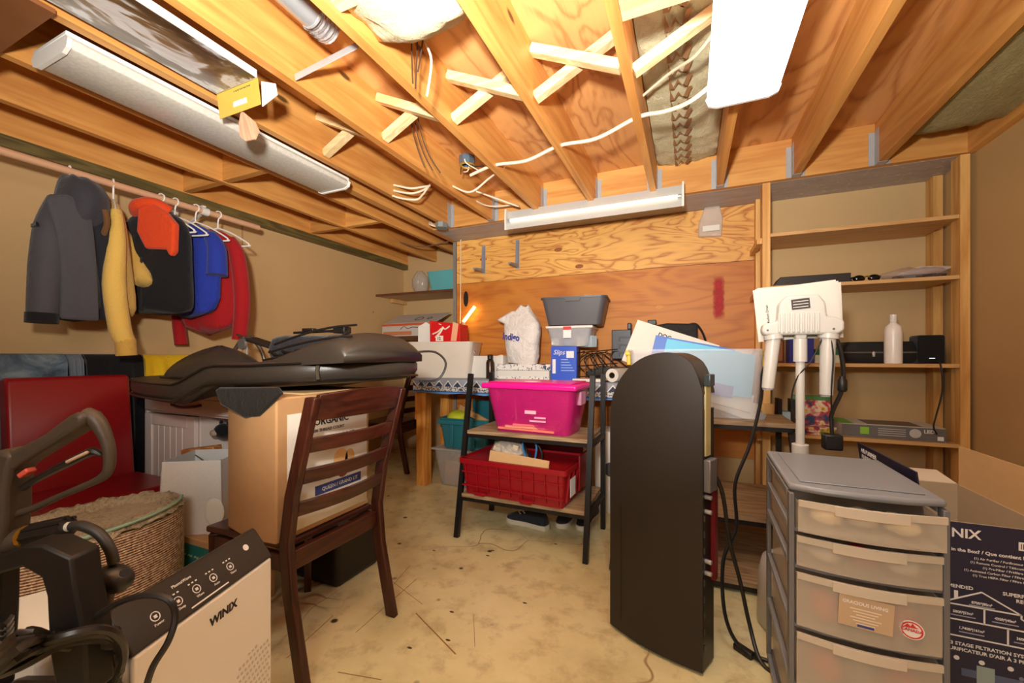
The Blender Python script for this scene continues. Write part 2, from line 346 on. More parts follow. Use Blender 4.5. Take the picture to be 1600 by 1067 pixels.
# insulation
def batt(x0, x1, y0, y1, zlow, m, name, label, bulge=.03, nx=12, ny=40):
    g = MB(); rings = []
    for i in range(ny + 1):
        y = y0 + (y1 - y0) * i / ny; e = min(1, (i + .3) / 3, (ny - i + .3) / 3); r = []
        for j in range(nx + 1):
            f = j / nx; r.append((x0 + (x1 - x0) * f, y + random.uniform(-.008, .008) * (i in (0, ny)), ZS - .012 - (ZS - zlow - bulge - .012) * (.35 + .65 * e) - bulge * sin(PI * f) + random.uniform(-.008, .008)))
        rings.append(r + [(x1, y, ZS - .008), (x0, y, ZS - .008)])
    return tag(g.loft(rings).build(name, m, None, smooth_=True, ang=80), label, 'insulation')
def fluff(a, b): 
    t = NT('glass_wool'); n = t.noise(t.coord(sc=(1, .5, 1)), 40, 5, .7, 1.5); m = t.noise(t.coord(), 5, 3)
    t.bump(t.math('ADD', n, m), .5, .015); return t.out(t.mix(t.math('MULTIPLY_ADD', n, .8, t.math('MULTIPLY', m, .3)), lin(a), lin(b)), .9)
batt(-1.005, -.65, -.3, 1.25, 2.145, fluff((206, 190, 150), (244, 232, 200)), 'insulation_batt', 'pale fluffy insulation batt sagging between joists above the hanging bare wires', .05)
b2 = batt(-.197, .152, 1.45, YH - .002, 2.34, fluff((178, 170, 134), (222, 214, 178)), 'insulation_batt', 'grey-green insulation batt with brown zigzag print beside the white ceiling light', .012)
BRN = plain((150, 108, 70), .9)
for k in range(15):
    y = 1.5 + k * .092
    if y < 2.9: MB().add([(-.085, y, 2.3395), (-.07, y + .075, 2.338), (-.05, y + .02, 2.337), (-.03, y + .075, 2.336), (-.01, y, 2.336), (.012, y, 2.336), (-.012, y + .085, 2.336), (-.035, y + .06, 2.336), (-.05, y + .045, 2.337), (-.068, y + .085, 2.338), (-.09, y + .085, 2.3395)],
             [(0, 1, 10), (1, 9, 10), (1, 2, 8, 9), (2, 3, 7, 8), (3, 6, 7), (3, 4, 6), (4, 5, 6)]).build('printed_mark', BRN, b2).location.z = -.0135
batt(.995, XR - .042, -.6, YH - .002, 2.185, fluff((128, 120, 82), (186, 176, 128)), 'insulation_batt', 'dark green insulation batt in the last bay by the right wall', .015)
# ------------------------------------------------------------------ ceiling lights, wires, duct
def prismatic(rgb, em):
    t = NT('prismatic_diffuser'); v = t.coord(sc=(1, 1, 1)); w = t.new('ShaderNodeTexVoronoi', {'Vector': v, 'Scale': 75.0}, distance='CHEBYCHEV').outputs['Distance']
    t.b.inputs['Roughness'].default_value = .25; t.put(t.b.inputs['Base Color'], t.mix(t.math('MULTIPLY', w, .5), lin(rgb), lin(tuple(int(x * .75) for x in rgb)))); t.bump(w, .15, .001)
    if em: t.b.inputs['Emission Color'].default_value = (1, .97, .9, 1); t.b.inputs['Emission Strength'].default_value = em
    return t.m
def wrap_light(label, x, y0, y1, em):
    t = thing('wraparound_ceiling_light', label, 'ceiling light', (x, (y0 + y1) / 2, ZJ), 0); L = (y1 - y0) / 2
    MB().bb(-.12, -L, -.016, .12, L, -.001).build('housing', WHITEG, t, bev=.003)
    MB().prism([(-.118, -.017), (-.128, -.03), (-.118, -.052), (-.09, -.062), (.09, -.062), (.118, -.052), (.128, -.03), (.118, -.017)], -L + .012, L - .012, 'y').build('diffuser', prismatic((236, 232, 220) if em else (206, 202, 192), em), t, bev=.004)
    for s in (-1, 1): MB().prism([(-.12, -.016), (-.132, -.03), (-.122, -.056), (-.092, -.068), (.092, -.068), (.122, -.056), (.132, -.03), (.12, -.016)], s * L - .006 - s * .006, s * L + .006 - s * .006, 'y').build('end_cap', WHITEG, t)
    return t
wrap_light('unlit long white ceiling light on the left, with a ribbed grey diffuser', -2.0, .65, 1.87, 0)
wrap_light('glaring white lit ceiling light at the top right of the picture', .19, .62, 1.86, 9)
t = thing('shop_light', 'white two-tube shop light hung along the header beam above the plywood wall', 'shop light', (-.645, 2.83, 2.02))
MB().prism([(-.012, .15), (.012, .15), (.03, .1), (.062, .085), (.066, .06), (.06, .075), (.028, .09), (.008, .1), (-.012, .1), (-.05, .012), (-.056, .0), (-.06, .0), (-.054, .02), (-.03, .1)], -.605, .605, 'x').build('reflector', plain((186, 186, 182), .3), t)
TUBE = glow((255, 240, 205), 1.3, 'fluorescent_tube')
for yy, zz in ((-.052, .066), (.025, .055)):
    b = MB().tube([(-.585, yy, zz), (.585, yy, zz)], .0125, 12).build('fluorescent_tube', TUBE, t, smooth_=True)
    for s in (-1, 1): MB().tube([(s * .575, yy, zz), (s * .594, yy, zz)], .0135, 12).build('tube_cap', CHROME, b, smooth_=True)
for s in (-1, 1):
    MB().prism([(-.075, -.005), (.06, .03), (.07, .08), (.03, .15), (-.07, .15), (-.078, .1)], s * .6, s * .612, 'x').build('end_plate', WHITE, t)
MB().bb(-.4, -.01, .15, -.38, .01, ZJ - 2.02 + .001).bb(.38, -.01, .15, .4, .01, ZJ - 2.02 + .001).build('hanger_strap', STEEL, t)
t = thing('octagon_box', 'open octagonal junction box with bare wires in the second joist bay from the hangers', 'junction box', (-1.24, 2.17, 2.29))
MB().lathe([(.05, .0), (.05, .05), (.047, .05), (.047, .003), (.001, .003)], 8, M=Matrix.Rotation(PI, 4, 'X') @ Matrix.Translation((0, 0, 0)), cap=False).build('box_shell', plain((110, 132, 150), .4, .6), t)
MB().lathe([(.046, -.05), (.05, -.053), (.034, -.055), (.03, -.05)], 16, cap=False).build('ring', plain((214, 170, 70), .4, .4), t)
for a in range(4): MB().tube([(.03 * cos(a * 1.6), .03 * sin(a * 1.6), -.01), (.045 * cos(a * 1.6 + .4), .045 * sin(a * 1.6), -.06), (.1 * cos(a * 1.6 + .6), .06, -.045 - .01 * a)], .0035, 6, 5).build('wire', plain((232, 224, 204), .5) if a % 2 else plain((40, 38, 36), .5), t, smooth_=True)
p = at(690, 352, y=2.8); t = thing('covered_box', 'small grey round junction box on the joist over the alcove', 'junction box', (p.x, p.y, ZJ - .03))
MB().lathe([(.001, -.012), (.05, -.012), (.05, .029), (.001, .029)], 8).build('box_shell', plain((150, 160, 160), .4, .5), t)
MB().tube([(-.03, 0, .0), (-.09, -.03, .02), (-.11, .0, .05), (-.1, .05, .028)], .006, 6, 6).build('wire', plain((226, 214, 190), .5), t, smooth_=True)
CABLE = plain((226, 214, 188), .5, key='white_cable'); DKC = plain((70, 48, 36), .6, key='dark_wire')
def cable(name, label, pts, r, m, cat='cable', n=7, k=6): return tag(MB().tube(pts, r, n, k).build(name, m, None, smooth_=True), label, cat)
cable('ceiling_cable', 'white cable running across the joists towards the lit ceiling light', [(-1.2, 2.14, 2.16), (-1.03, 2.11, 2.175), (-.82, 2.08, 2.148), (-.62, 2.04, 2.17), (-.42, 2.0, 2.145), (-.22, 1.94, 2.17), (-.1, 1.9, 2.146), (.0, 1.84, 2.13), (.1, 1.8, 2.17)], .0085, CABLE)
cable('ceiling_cable', 'thin white cable slanting over the zigzag-printed insulation', [(-.2, 2.0, 2.3), (-.08, 1.86, 2.28), (.02, 1.7, 2.22), (.09, 1.55, 2.2)], .006, CABLE)
cable('ceiling_cable', 'looped white cable end in the middle of the joist bays before the hangers', [at(706, 290, y=2.3), at(735, 300, y=2.3), at(765, 278, y=2.3), (-1.0, 2.2, 2.2)], .006, CABLE)
for q, (du, dv) in enumerate(((0, 0), (0, 8), (4, 18))):
    cable('bundle_cable', ('topmost', 'middle', 'lowest')[q] + ' white cable of the bundle crossing the joist left of the octagonal box', [at(589, 287, y=2.15), at(610 + du, 288 + dv, y=2.2), at(640 + du * 2, 294 + dv, y=2.25), at(660, 292 + dv * .7, y=2.3), at(672, 290 - q, y=2.35)], .0065, CABLE)
for q, e in enumerate(((712, 300, 740, 312, 765, 322), (708, 292, 735, 296, 806, 321))):
    cable('bundle_cable', ('sagging', 'straight')[q] + ' white cable of the pair running to the header beside the shop light', [at(706, 290, y=2.5), at(e[0] + 4, e[1], y=2.52), at(e[2], e[3], y=2.6), at(e[4], e[5], y=2.75), at(806, 320, y=2.85)], .006, CABLE)
for q, (u, a, b) in enumerate(((645, 0, 130), (650, 5, 138), (655, 0, 112), (664, 40, 150))):
    cable('bare_wire', ('left brown', 'second brown', 'third short brown', 'rightmost white') + () and ('left brown', 'second brown', 'third and shortest', 'rightmost white')[q] + ' wire hanging down below the pale insulation batt', [at(u + 1, a - 30, y=1.28) + Vector((0, 0, .0)), at(u, a + 20, y=1.28), at(u - 2 + 4 * q, (a + b) / 2, y=1.27), at(u + 6 * (q == 3) - q, b, y=1.26)], .003 if q < 3 else .0045, DKC if q < 3 else CABLE)
for q in range(3):
    cable('bare_wire', ('left', 'middle', 'right')[q] + ' brown wire dropping beside the left bridging towards the octagonal box', [at(640 + q * 5, 165, y=1.75), at(645 + q * 6, 205, y=1.76), at(655 + q * 7, 240, y=1.78), at(664 + q * 12, 262 + q * 4, y=1.8)], .0028, DKC)
cable('black_hose', 'black cable drooping from the bay at the top right', [(.86, 1.0, 2.36), (.86, 1.12, 2.32), (.87, 1.4, 2.26), (.9, 1.62, 2.225), (.945, 1.72, 2.205)], .011, BLACK)
cable('black_hose', 'second black cable alongside the one drooping at the top right', [(.89, 1.0, 2.37), (.885, 1.12, 2.33), (.89, 1.4, 2.272), (.91, 1.6, 2.24), (.95, 1.68, 2.225)], .009, BLACK)
cable('ceiling_cable', 'thin brown cable sagging under the left joists above the red sweater', [at(337, 285, y=1.9), at(385, 315, y=2.2), at(450, 350, y=2.5), at(520, 350, y=2.9), at(580, 362, y=3.2), at(650, 385, y=3.3), at(705, 376, y=3.3)], .005, plain((120, 90, 70), .6))
cable('pull_cord', 'thin cream cord hanging from the header end down to the glowing lamp', [at(720, 368, y=3.27), at(720, 420, y=3.27), at(719.5, 480, y=3.26), at(719, 505, y=3.25)], .004, CABLE)
t = thing('duct_pipe', 'shiny foil duct pipe lying in the joist bay with a metal hanger strap', 'duct', (-1.25, .2, 2.325))
pts = [(-.02, -1.0, 0), (0, .2, 0), (0, .86, -.01)]; MB().tube(pts, .05, 16, 10).build('pipe', plain((180, 184, 188), .3, .5, var=.2, bump=.2, bs=12), t, smooth_=True)
g = MB()
for k in range(9): g.lathe([(.052 + .005 * (k % 2), 0), (.052, .008)], 16, (0, .86 + k * .01, -.01), Matrix.Rotation(-PI / 2, 4, 'X'), cap=(k in (0, 8)))
g.build('corrugated_end', plain((206, 208, 210), .25, .5), t)
tp, bp = at(512, 58, y=1.1), at(428, 91, y=1.1)
MB().bar((-1.415, 1.13, 2.17), (-1.16, 1.2, 2.27), .003, .035, (0, .3, 1)).build('strap', STEEL, None).parent = t
t.children[-1].location = (1.25, -.2, -2.325)
# board and flooring carton stored at the left of the ceiling
tag(MB().bb(-2.42, .12, ZJ - .016, -1.8, .6, ZJ - .001).build('hardboard_sheet', plain((120, 74, 42), .4, var=.2), None), 'dark brown hardboard sheet under the joists at the top left corner', 'board')
t = thing('flooring_carton', 'long carton with a photo print stored between joists, its end flap open', 'carton', (-1.66, .3, 2.158))
n = NT('photo_print'); v = n.coord(sc=(1, 1, 1)); gx = n.new('ShaderNodeSeparateXYZ', {0: v}); nn = n.noise(n.coord(sc=(5, 2.2, 1)), 1.6, 4, .6, .6)
colr = n.ramp(nn, [(.34, (14, 16, 14)), (.43, (54, 44, 34)), (.49, (110, 92, 70)), (.53, (216, 220, 226)), (.6, (196, 200, 204)), (.64, (170, 140, 80))])
st = n.ramp(n.math('ADD', n.math('MULTIPLY_ADD', gx.outputs[0], 3, .4), n.math('MULTIPLY', nn, .2)), [(.25, (206, 204, 200)), (.5, (150, 110, 66)), (.8, (84, 54, 30))]); PHOTO = n.out(n.mix(.4, colr, st), .3)
MB().bb(-.125, -.9, 0, .125, .76, .03).build('carton_body', WHITE, t, bev=.001)
MB().bb(-.122, -.89, -.0015, .122, .755, -.0005).build('photo_panel', PHOTO, t)
fl = MB().bar((0, .762, 0), (0, .775, -.095), .25, .002, (0, 1, 0)).build('end_flap', plain((196, 168, 72), .5), t)
MB().bb(-.03, .768, -.072, .05, .7715, -.02).build('paper_tag', PAPER, fl); 
text('FLOORING', .02, INK, fl, (-.02, .763, -.017), FY, bold=.02, name='lettering')
MB().prism([(.12, -.0), (.2, -.03), (.21, -.075), (.125, -.1)], .78, .783, 'y').build('side_flap', WHITE, t)
MB().add([(.0, .78, -.085), (.05, .80, -.13), (.06, .81, -.165), (.03, .815, -.19), (-.02, .81, -.19), (-.05, .805, -.165), (-.03, .79, -.12)] + [(a, b + .006, c) for a, b, c in [(.0, .78, -.085), (.05, .80, -.13), (.06, .81, -.165), (.03, .815, -.19), (-.02, .81, -.19), (-.05, .805, -.165), (-.03, .79, -.12)]],
         [(0, 1, 2, 3, 4, 5, 6), (13, 12, 11, 10, 9, 8, 7)] + [(i, 7 + i, 7 + (i + 1) % 7, (i + 1) % 7) for i in range(7)]).build('wood_sample', wood((222, 172, 140), (190, 132, 104), 'z', key='sample_wood', knots=False), t)

# ------------------------------------------------------------------ closet rod, hangers and clothes
RODX, RODZ = -2.78, 1.985
t = thing('closet_rod', 'pale pink-painted closet rod under the left joists with a white bracket', 'rod', (RODX, .6, RODZ))
MB().tube([(0, -1.6, 0), (0, 1.33, 0)], .019, 14).build('rod', plain((206, 160, 124), .45), t, smooth_=True)
b = MB().bb(-.315, .965, -.03, -.3, .995, .06).bar((-.3, .98, .045), (0, .98, .03), .02, .012).bar((-.3, .98, -.1), (-.03, .98, -.012), .012, .012).bb(-.315, .965, -.12, -.3, .995, -.03).build('bracket', WHITE, t)
MB().tube([(0, .96, 0), (0, 1.0, 0)], .025, 12).build('bracket_cup', WHITE, t, smooth_=True)
HM = plain((236, 230, 222), .35)
def hanger(label, y, rz, x=RODX, z=RODZ):
    t = thing('coat_hanger', label, 'hanger', (x, y, z), rz, 'white plastic hangers on the closet rod')
    MB().tube([(.024 * cos(a), 0, .003 + .024 * sin(a)) for a in [R(q) for q in (200, 150, 90, 30, -30, -75)]] + [(.0, 0, -.05), (0, 0, -.085)], .0042, 6, 4).build('hook', HM, t, smooth_=True)
    MB().tube([(0, 0, -.08), (-.09, 0, -.115), (-.19, 0, -.175), (-.2, 0, -.19), (-.18, 0, -.198), (.18, 0, -.198), (.2, 0, -.19), (.19, 0, -.175), (.09, 0, -.115), (0, 0, -.08)], .0048, 6, 4).build('hanger_frame', HM, t, smooth_=True)
    return t
def rnd(a, b): return random.uniform(a, b)
def torso(prof, folds=5, amp=.012, n=36, ph=0):
    """prof: (z, half width, half thickness, x shift)"""
    rings = []
    for i, (z, w, d, sx) in enumerate(prof):
        g = i / (len(prof) - 1); r = []
        for j in range(n):
            a = 2 * PI * j / n; c, s_ = cos(a), sin(a); e = 1 + amp / max(d, .02) * g * sin(folds * a + ph + g * 1.5)
            r.append(((abs(c) ** .75) * (1 if c >= 0 else -1) * w + sx, (abs(s_) ** .75) * (1 if s_ >= 0 else -1) * d * e, z + .012 * g * g * sin(3 * a + ph)))
        rings.append(r)
    return MB().loft(rings)
def garment(name, label, cat, y, rz, x=RODX): return thing(name, label, cat, (x, y, RODZ), rz)
GREY = cloth((74, 72, 78), .75, .4, 9); NAVY = cloth((30, 29, 36), .8, .4, 9); YEL = cloth((226, 184, 92), .9, .3, 10); ORG = cloth((226, 74, 26), .85, .4, 12); BLU = cloth((36, 56, 160), .85, .4, 10); RED = cloth((168, 20, 26), .85, .35, 8)
BLKC = cloth((22, 21, 24), .9, .35, 10)
# grey hooded jacket
A1 = R(-4)
hanger('white hanger hook above the grey hooded jacket', .975, A1).scale.x = .5
t = garment('hooded_jacket', 'charcoal grey hooded jacket hanging first on the closet rod', 'jacket', .98, A1)
torso([(-.1, .05, .04, .03), (-.14, .09, .05, .03), (-.2, .12, .06, .03), (-.4, .13, .075, .03), (-.6, .14, .09, .03), (-.74, .14, .1, .03)], 5, .016).build('body', NAVY, t, smooth_=True, ang=80, sub=1)
MB().tube([(.05, -.05, -.17), (.1, -.09, -.32), (.12, -.11, -.5), (.12, -.125, -.73)], [.045, .06, .06, .05], 14, 5).build('sleeve', GREY, t, smooth_=True, ang=80)
MB().tube([(.1, .04, -.19), (.11, .07, -.32), (.1, .09, -.5), (.09, .09, -.72)], [.045, .05, .05, .04], 14, 5).build('sleeve', NAVY, t, smooth_=True, ang=80)
MB().prism([(-.13, -.2), (-.06, -.16), (.02, -.2), (.04, -.42), (.05, -.735), (-.085, -.735), (-.075, -.42)], .155, .178, 'x').build('front_panel', GREY, t, bev=.012, sub=1)
MB().tube([(.12, -.125, -.71), (.12, -.126, -.755)], .054, 14).build('cuff', BLKC, t, smooth_=True)
h = MB()
rings = []
for i, (z, w, d, sy) in enumerate(((-.33, .06, .04, -.0), (-.27, .13, .08, .01), (-.19, .16, .1, .02), (-.11, .15, .09, .02), (-.06, .1, .07, .01), (-.04, .04, .04, 0))):
    rings.append([(.07 + w * .85 * cos(2 * PI * j / 20) * (1 + .06 * sin(5 * j)), d * sin(2 * PI * j / 20) + sy, z + .012 * sin(2.2 * j)) for j in range(20)])
h.loft(rings).build('hood', cloth((58, 57, 64), .75, .45, 9), t, smooth_=True, ang=80, sub=1)
MB().tube([(.2, .06, -.2), (.19, .07, -.26), (.14, .07, -.32)], .012, 8, 5).build('hood_lining', cloth((110, 74, 40), .9), t, smooth_=True)
MB().bb(.1, -.155, -.33, .165, -.147, -.315).build('shoulder_patch', BLKC, t)
# yellow shirt seen almost edge on
A2 = R(-18)
hanger('white hanger hook above the pale yellow shirt', 1.14, A2).scale.x = .7
t = garment('knit_shirt', 'pale yellow long-sleeved shirt hanging second on the closet rod', 'shirt', 1.14, A2)
torso([(-.09, .02, .02, 0), (-.14, .09, .03, 0), (-.2, .16, .04, 0), (-.4, .18, .055, 0), (-.6, .19, .075, 0), (-.72, .19, .08, 0)], 6, .018).build('body', YEL, t, smooth_=True, ang=80, sub=1)
MB().tube([(.12, -.0, -.17), (.16, .0, -.33), (.18, -.01, -.55), (.18, .01, -.76), (.18, .03, -.83)], [.025, .036, .045, .044, .04], 14, 5).build('sleeve', YEL, t, smooth_=True, ang=80)
MB().tube([(.18, .03, -.82), (.18, .035, -.9)], .042, 12).build('cuff', cloth((206, 160, 74), .9), t, smooth_=True)
MB().tube([(-.1, .03, -.2), (-.1, .08, -.33), (.0, .11, -.46), (.04, .11, -.5)], [.03, .045, .045, .04], 12, 5).build('sleeve', YEL, t, smooth_=True, ang=80)
# black and orange vest
A3 = R(20)
hanger('first white hanger hook above the black and orange vest', 1.35, A3)
hanger('second white hanger hook, showing beside the orange vest collar', 1.42, R(18))
t = garment('puffer_vest', 'black sleeveless vest with bright orange shoulders hanging mid rod', 'vest', 1.33, A3)
torso([(-.07, .05, .04, 0), (-.12, .15, .055, 0), (-.2, .2, .065, 0), (-.34, .19, .075, 0), (-.5, .2, .08, 0), (-.65, .205, .08, 0), (-.66, .18, .07, 0)], 4, .01).build('body', BLKC, t, smooth_=True, ang=80, sub=1)
MB().prism([(-.02, -.08), (.07, -.07), (.14, -.12), (.19, -.18), (.185, -.33), (.16, -.36), (.14, -.32), (.02, -.315), (-.03, -.22)], -.092, -.05, 'y').build('orange_panel', ORG, t, bev=.012)
MB().prism([(-.21, -.24), (-.12, -.27), (-.11, -.35), (-.21, -.35)], -.09, -.05, 'y').build('orange_panel', ORG, t, bev=.01)
MB().tube([(-.08, -.04, -.1), (-.03, -.085, -.075), (.05, -.07, -.06), (.1, -.02, -.09)], .03, 10, 5).build('collar', ORG, t, smooth_=True)
MB().tube([(-.13, -.078, -.2), (-.11, -.085, -.17), (-.09, -.082, -.16)], .004, 6, 4).build('zip_pull', plain((190, 190, 190), .3, .6), t, smooth_=True)
MB().bb(-.005, -.092, -.65, .003, -.086, -.36).build('zip', plain((50, 50, 54), .4), t)
# blue t-shirt and red sweater
A4 = R(22)
hanger('white hanger holding the royal blue short-sleeved shirt', 1.53, A4)
t = garment('tee_shirt', 'royal blue short-sleeved shirt hanging behind the black vest', 'shirt', 1.5, A4)
torso([(-.1, .06, .02, 0), (-.15, .13, .03, 0), (-.2, .18, .035, 0), (-.45, .185, .045, 0), (-.68, .19, .05, 0)], 6, .01, ph=1).build('body', BLU, t, smooth_=True, ang=80, sub=1)
MB().tube([(.13, -.01, -.17), (.18, -.02, -.26), (.19, -.03, -.42)], [.035, .05, .055], 14, 5).build('sleeve', BLU, t, smooth_=True, ang=80)
MB().tube([(-.13, .02, -.18), (-.17, .03, -.26), (-.18, .03, -.38)], [.02, .025, .025], 10, 5).build('sleeve', BLU, t, smooth_=True, ang=80)
hanger('last white hanger on the rod, holding the dark red sweater', 1.66, A4)
t = garment('sweater', 'dark red long-sleeved sweater hanging last on the closet rod', 'sweater', 1.61, A4)
torso([(-.1, .06, .02, 0), (-.15, .14, .035, 0), (-.2, .19, .04, 0), (-.45, .2, .05, 0), (-.78, .2, .055, 0)], 6, .012, ph=2).build('body', RED, t, smooth_=True, ang=80, sub=1)
MB().tube([(.13, -.0, -.17), (.18, -.0, -.28), (.21, -.0, -.55), (.19, -.0, -.8)], [.035, .045, .045, .04], 14, 5).build('sleeve', RED, t, smooth_=True, ang=80)
MB().tube([(-.14, .02, -.17), (-.2, .03, -.3), (-.22, .02, -.6), (-.2, .02, -.83)], [.03, .035, .035, .035], 14, 5).build('sleeve', RED, t, smooth_=True, ang=80)
# lower rail with draped clothes
t = thing('lower_rail', 'low dark rail along the left wall with clothes draped over it', 'rail', (-2.9, .5, 1.06))
MB().tube([(0, -1.5, 0), (0, 1.35, 0)], .02, 12).build('rail', plain((44, 30, 24), .4), t, smooth_=True)
MB().ball((0, 1.36, 0), .028).build('rail_end', BLACK, t, smooth_=True)
for y in (-1.4, .2, 1.2): MB().bb(-.2, y, -.02, 0, y + .02, .012).build('rail_bracket', BLACK, t)
def drape(name, label, cat, y0, y1, lf, lb, m, amp=.012, ph=0, t_=.012, extra=.0):
    g = MB(); rings = []; N = 26
    for i in range(N + 1):
        f = i / N; y = y0 + (y1 - y0) * f; w = amp * sin(f * 17 + ph) + amp * .6 * sin(f * 31 + ph * 2); lo = lf * (1 + .06 * sin(f * 7 + ph)); out = []
        prof = [(-.05 - .3 * abs(w), 1.06 - lb), (-.045, 1.0), (-.034, 1.06), (-.02, 1.088), (0, 1.094), (.02, 1.088), (.036, 1.06), (.046 + w * .5, .98), (.06 + w, 1.06 - lo * .5), (.065 + w * 1.5, 1.06 - lo)]
        inn = [(a * (.62 if abs(a) < .04 else .75) , b - (.008 if b > 1.0 else 0)) for a, b in prof][::-1]
        rings.append([(-2.9 + a, y + .01 * sin(b * 20), b + extra * (b > 1.07)) for a, b in prof + inn])
    return tag(g.loft(rings).build(name, m, None, smooth_=True, ang=80), label, cat)
DEN = NT('denim'); n_ = DEN.noise(DEN.coord(), 7, 5, .65, .8); DEN.bump(DEN.noise(DEN.coord(), 12, 4), .5, .03); DENIM = DEN.out(DEN.ramp(n_, [(.3, (44, 60, 74)), (.5, (92, 110, 124)), (.68, (138, 152, 158))]), .9)
drape('denim_jeans', 'faded blue denim draped over the low rail behind the red chair', 'jeans', .42, .99, .62, .5, DENIM, .02, .4)
drape('black_trousers', 'black cloth draped over the low rail between denim and yellow top', 'trousers', 1.06, 1.3, .75, .6, BLKC, .012, 2)
drape('yellow_top', 'bright yellow top draped over the low rail beside the black bag', 'top', 1.31, 1.62, .3, .3, cloth((228, 186, 24), .85, .45, 12), .02, 3)
drape('denim_cloth', 'small pale denim piece at the end of the draped jeans', 'cloth', .995, 1.05, .35, .3, cloth((110, 122, 134), .9), .01, 1)
# ------------------------------------------------------------------ left side furniture
RLEATH = leather((140, 20, 24), .32, .06)
t = thing('parsons_chair', 'red leather upholstered dining chair against the left wall', 'chair', (-2.5, .97, 0), PI / 2)
MB().prism([(.16, .36), (.27, .36), (.3, .965), (.285, .985), (.24, .985), (.225, .965)], -.215, .215, 'x').build('backrest', RLEATH, t, bev=.022, seg=3, smooth_=True)
MB().bb(-.225, -.25, .36, .225, .175, .48).build('seat', RLEATH, t, bev=.02, seg=3, smooth_=True)
for x in (-.19, .19):
    for y in (-.21, .2): MB().tube([(x, y, .37), (x * 1.03, y * 1.05, 0)], [.024, .018], 4).build('leg', plain((40, 22, 16), .4), t)
# cat scratcher
n = NT('sisal'); gx = n.new('ShaderNodeSeparateXYZ', {0: n.coord('Generated')})
ww = n.math('SINE', n.math('MULTIPLY', gx.outputs[2], 340)); nn = n.noise(n.coord(sc=(90, 90, 60)), 1, 3, .7); mott = n.ramp(n.math('MULTIPLY_ADD', ww, .14, nn), [(.3, (140, 96, 78)), (.48, (216, 172, 140)), (.64, (244, 222, 188))])
n.bump(n.math('ADD', ww, n.math('MULTIPLY', nn, 1.4)), .8, .006); SISAL = n.out(mott, .9)
n = NT('plush'); n1 = n.noise(n.coord(), 90, 4, .7); n2 = n.noise(n.coord(), 5, 3); n.bump(n1, 1, .02); PLUSH = n.out(n.ramp(n.math('ADD', n.math('MULTIPLY', n1, .7), n.math('MULTIPLY', n2, .4)), [(.35, (158, 134, 98)), (.58, (222, 204, 168)), (.8, (240, 228, 202))]), .95)
t = thing('cat_scratcher', 'oval sisal cat scratcher with a hollowed beige plush top', 'cat scratcher', (-1.98, .735, 0), R(90))
MB().lathe([(.5, .002), (.5, .2), (.5, .475)], 64, sx=.58, sy=.43).build('sisal_drum', SISAL, t, smooth_=True, ang=60)
g = MB(); rings = []
for i in range(26):
    f = i / 25; rad = .504 - f * .5; r = []
    zz = .477 + .03 * sin(min(1, f / .16) * PI / 2) - .09 * max(0, min(1, (f - .14) / .35)) ** 1.2
    for j in range(96): r.append((rad * .58 * cos(2 * PI * j / 96) + rnd(-.006, .006), rad * .43 * sin(2 * PI * j / 96) + rnd(-.004, .004), zz + rnd(-.01, .01) + .012 * cos(2 * PI * j / 96) * (1 - f)))
    rings.append(r)
g.loft(rings).build('plush_top', PLUSH, t, smooth_=True, ang=100)
MB().tube([(.486 * .58 * cos(2 * PI * j / 48), .486 * .43 * sin(2 * PI * j / 48), .503 + .012 * cos(2 * PI * j / 48)) for j in range(24, 46)], .006, 6).build('teal_piping', plain((158, 190, 166), .9, bump=.6), t, smooth_=True)
# white cabinet
CABW = plain((222, 204, 194), .5, var=.04); 
t = thing('white_cabinet', 'white beadboard cabinet with one drawer and an open niche behind the big carton', 'cabinet', (-2.405, 1.5, 0))
def panel(x0, y0, z0, x1, y1, z1, name, m=CABW, par=None, bev=.002): return MB().bb(x0, y0, z0, x1, y1, z1).build(name, m, par or t, bev=bev)
panel(-.425, -.2, .05, -.405, .2, .86, 'side_panel'); panel(.405, -.2, .05, .425, .2, .86, 'side_panel'); panel(-.405, .18, .05, .405, .2, .86, 'back_panel')
panel(-.44, -.22, .861, .44, .21, .882, 'cabinet_top'); panel(-.405, -.19, .05, .405, .18, .07, 'bottom_panel'); panel(.05, -.19, .07, .068, .18, .765, 'divider'); panel(.07, -.18, .56, .404, .18, .575, 'niche_shelf'); panel(-.405, -.19, .768, .405, .18, .78, 'drawer_rail')
for x in (-.41, .38):
    for y in (-.19, .16): panel(x, y, 0, x + .03, y + .03, .05, 'foot')
d = panel(-.403, -.212, .783, .403, -.192, .858, 'drawer')
MB().tube([(-.11, -.213, .83), (-.1, -.235, .826), (0, -.242, .818), (.1, -.235, .826), (.11, -.213, .83)], .007, 8, 4).build('handle', plain((96, 40, 30), .35), d, smooth_=True)
d = MB().bb(-.402, -.212, .075, -.34, -.192, .765).bb(-.01, -.212, .075, .055, -.192, .765).bb(-.34, -.212, .705, -.01, -.192, .765).bb(-.34, -.212, .075, -.01, -.192, .135).build('door', CABW, t, bev=.002)
for k in range(6): MB().bb(-.339 + k * .0548, -.203, .136, -.339 + k * .0548 + .052, -.194, .704).build('bead_slat', CABW, d, bev=.003)
MB().bb(.071, -.211, .08, .404, -.194, .56).build('lower_front', CABW, t, bev=.002)
t = thing('plush_toy', 'small black plush animal inside the white cabinet niche', 'plush toy', (-2.17, 1.42, .576))
MB().ball((0, 0, .065), (.07, .06, .064)).build('body', BLKC, t, smooth_=True); MB().ball((-.05, -.07, .12), (.042, .04, .038)).build('head', BLKC, t, smooth_=True); MB().ball((-.065, -.105, .112), (.024, .016, .018)).build('muzzle', plain((172, 150, 130), .9), t, smooth_=True)
for s in (-.03, .03): MB().ball((-.05 + s, -.06, .158), (.012, .008, .014)).build('ear', BLKC, t, smooth_=True)
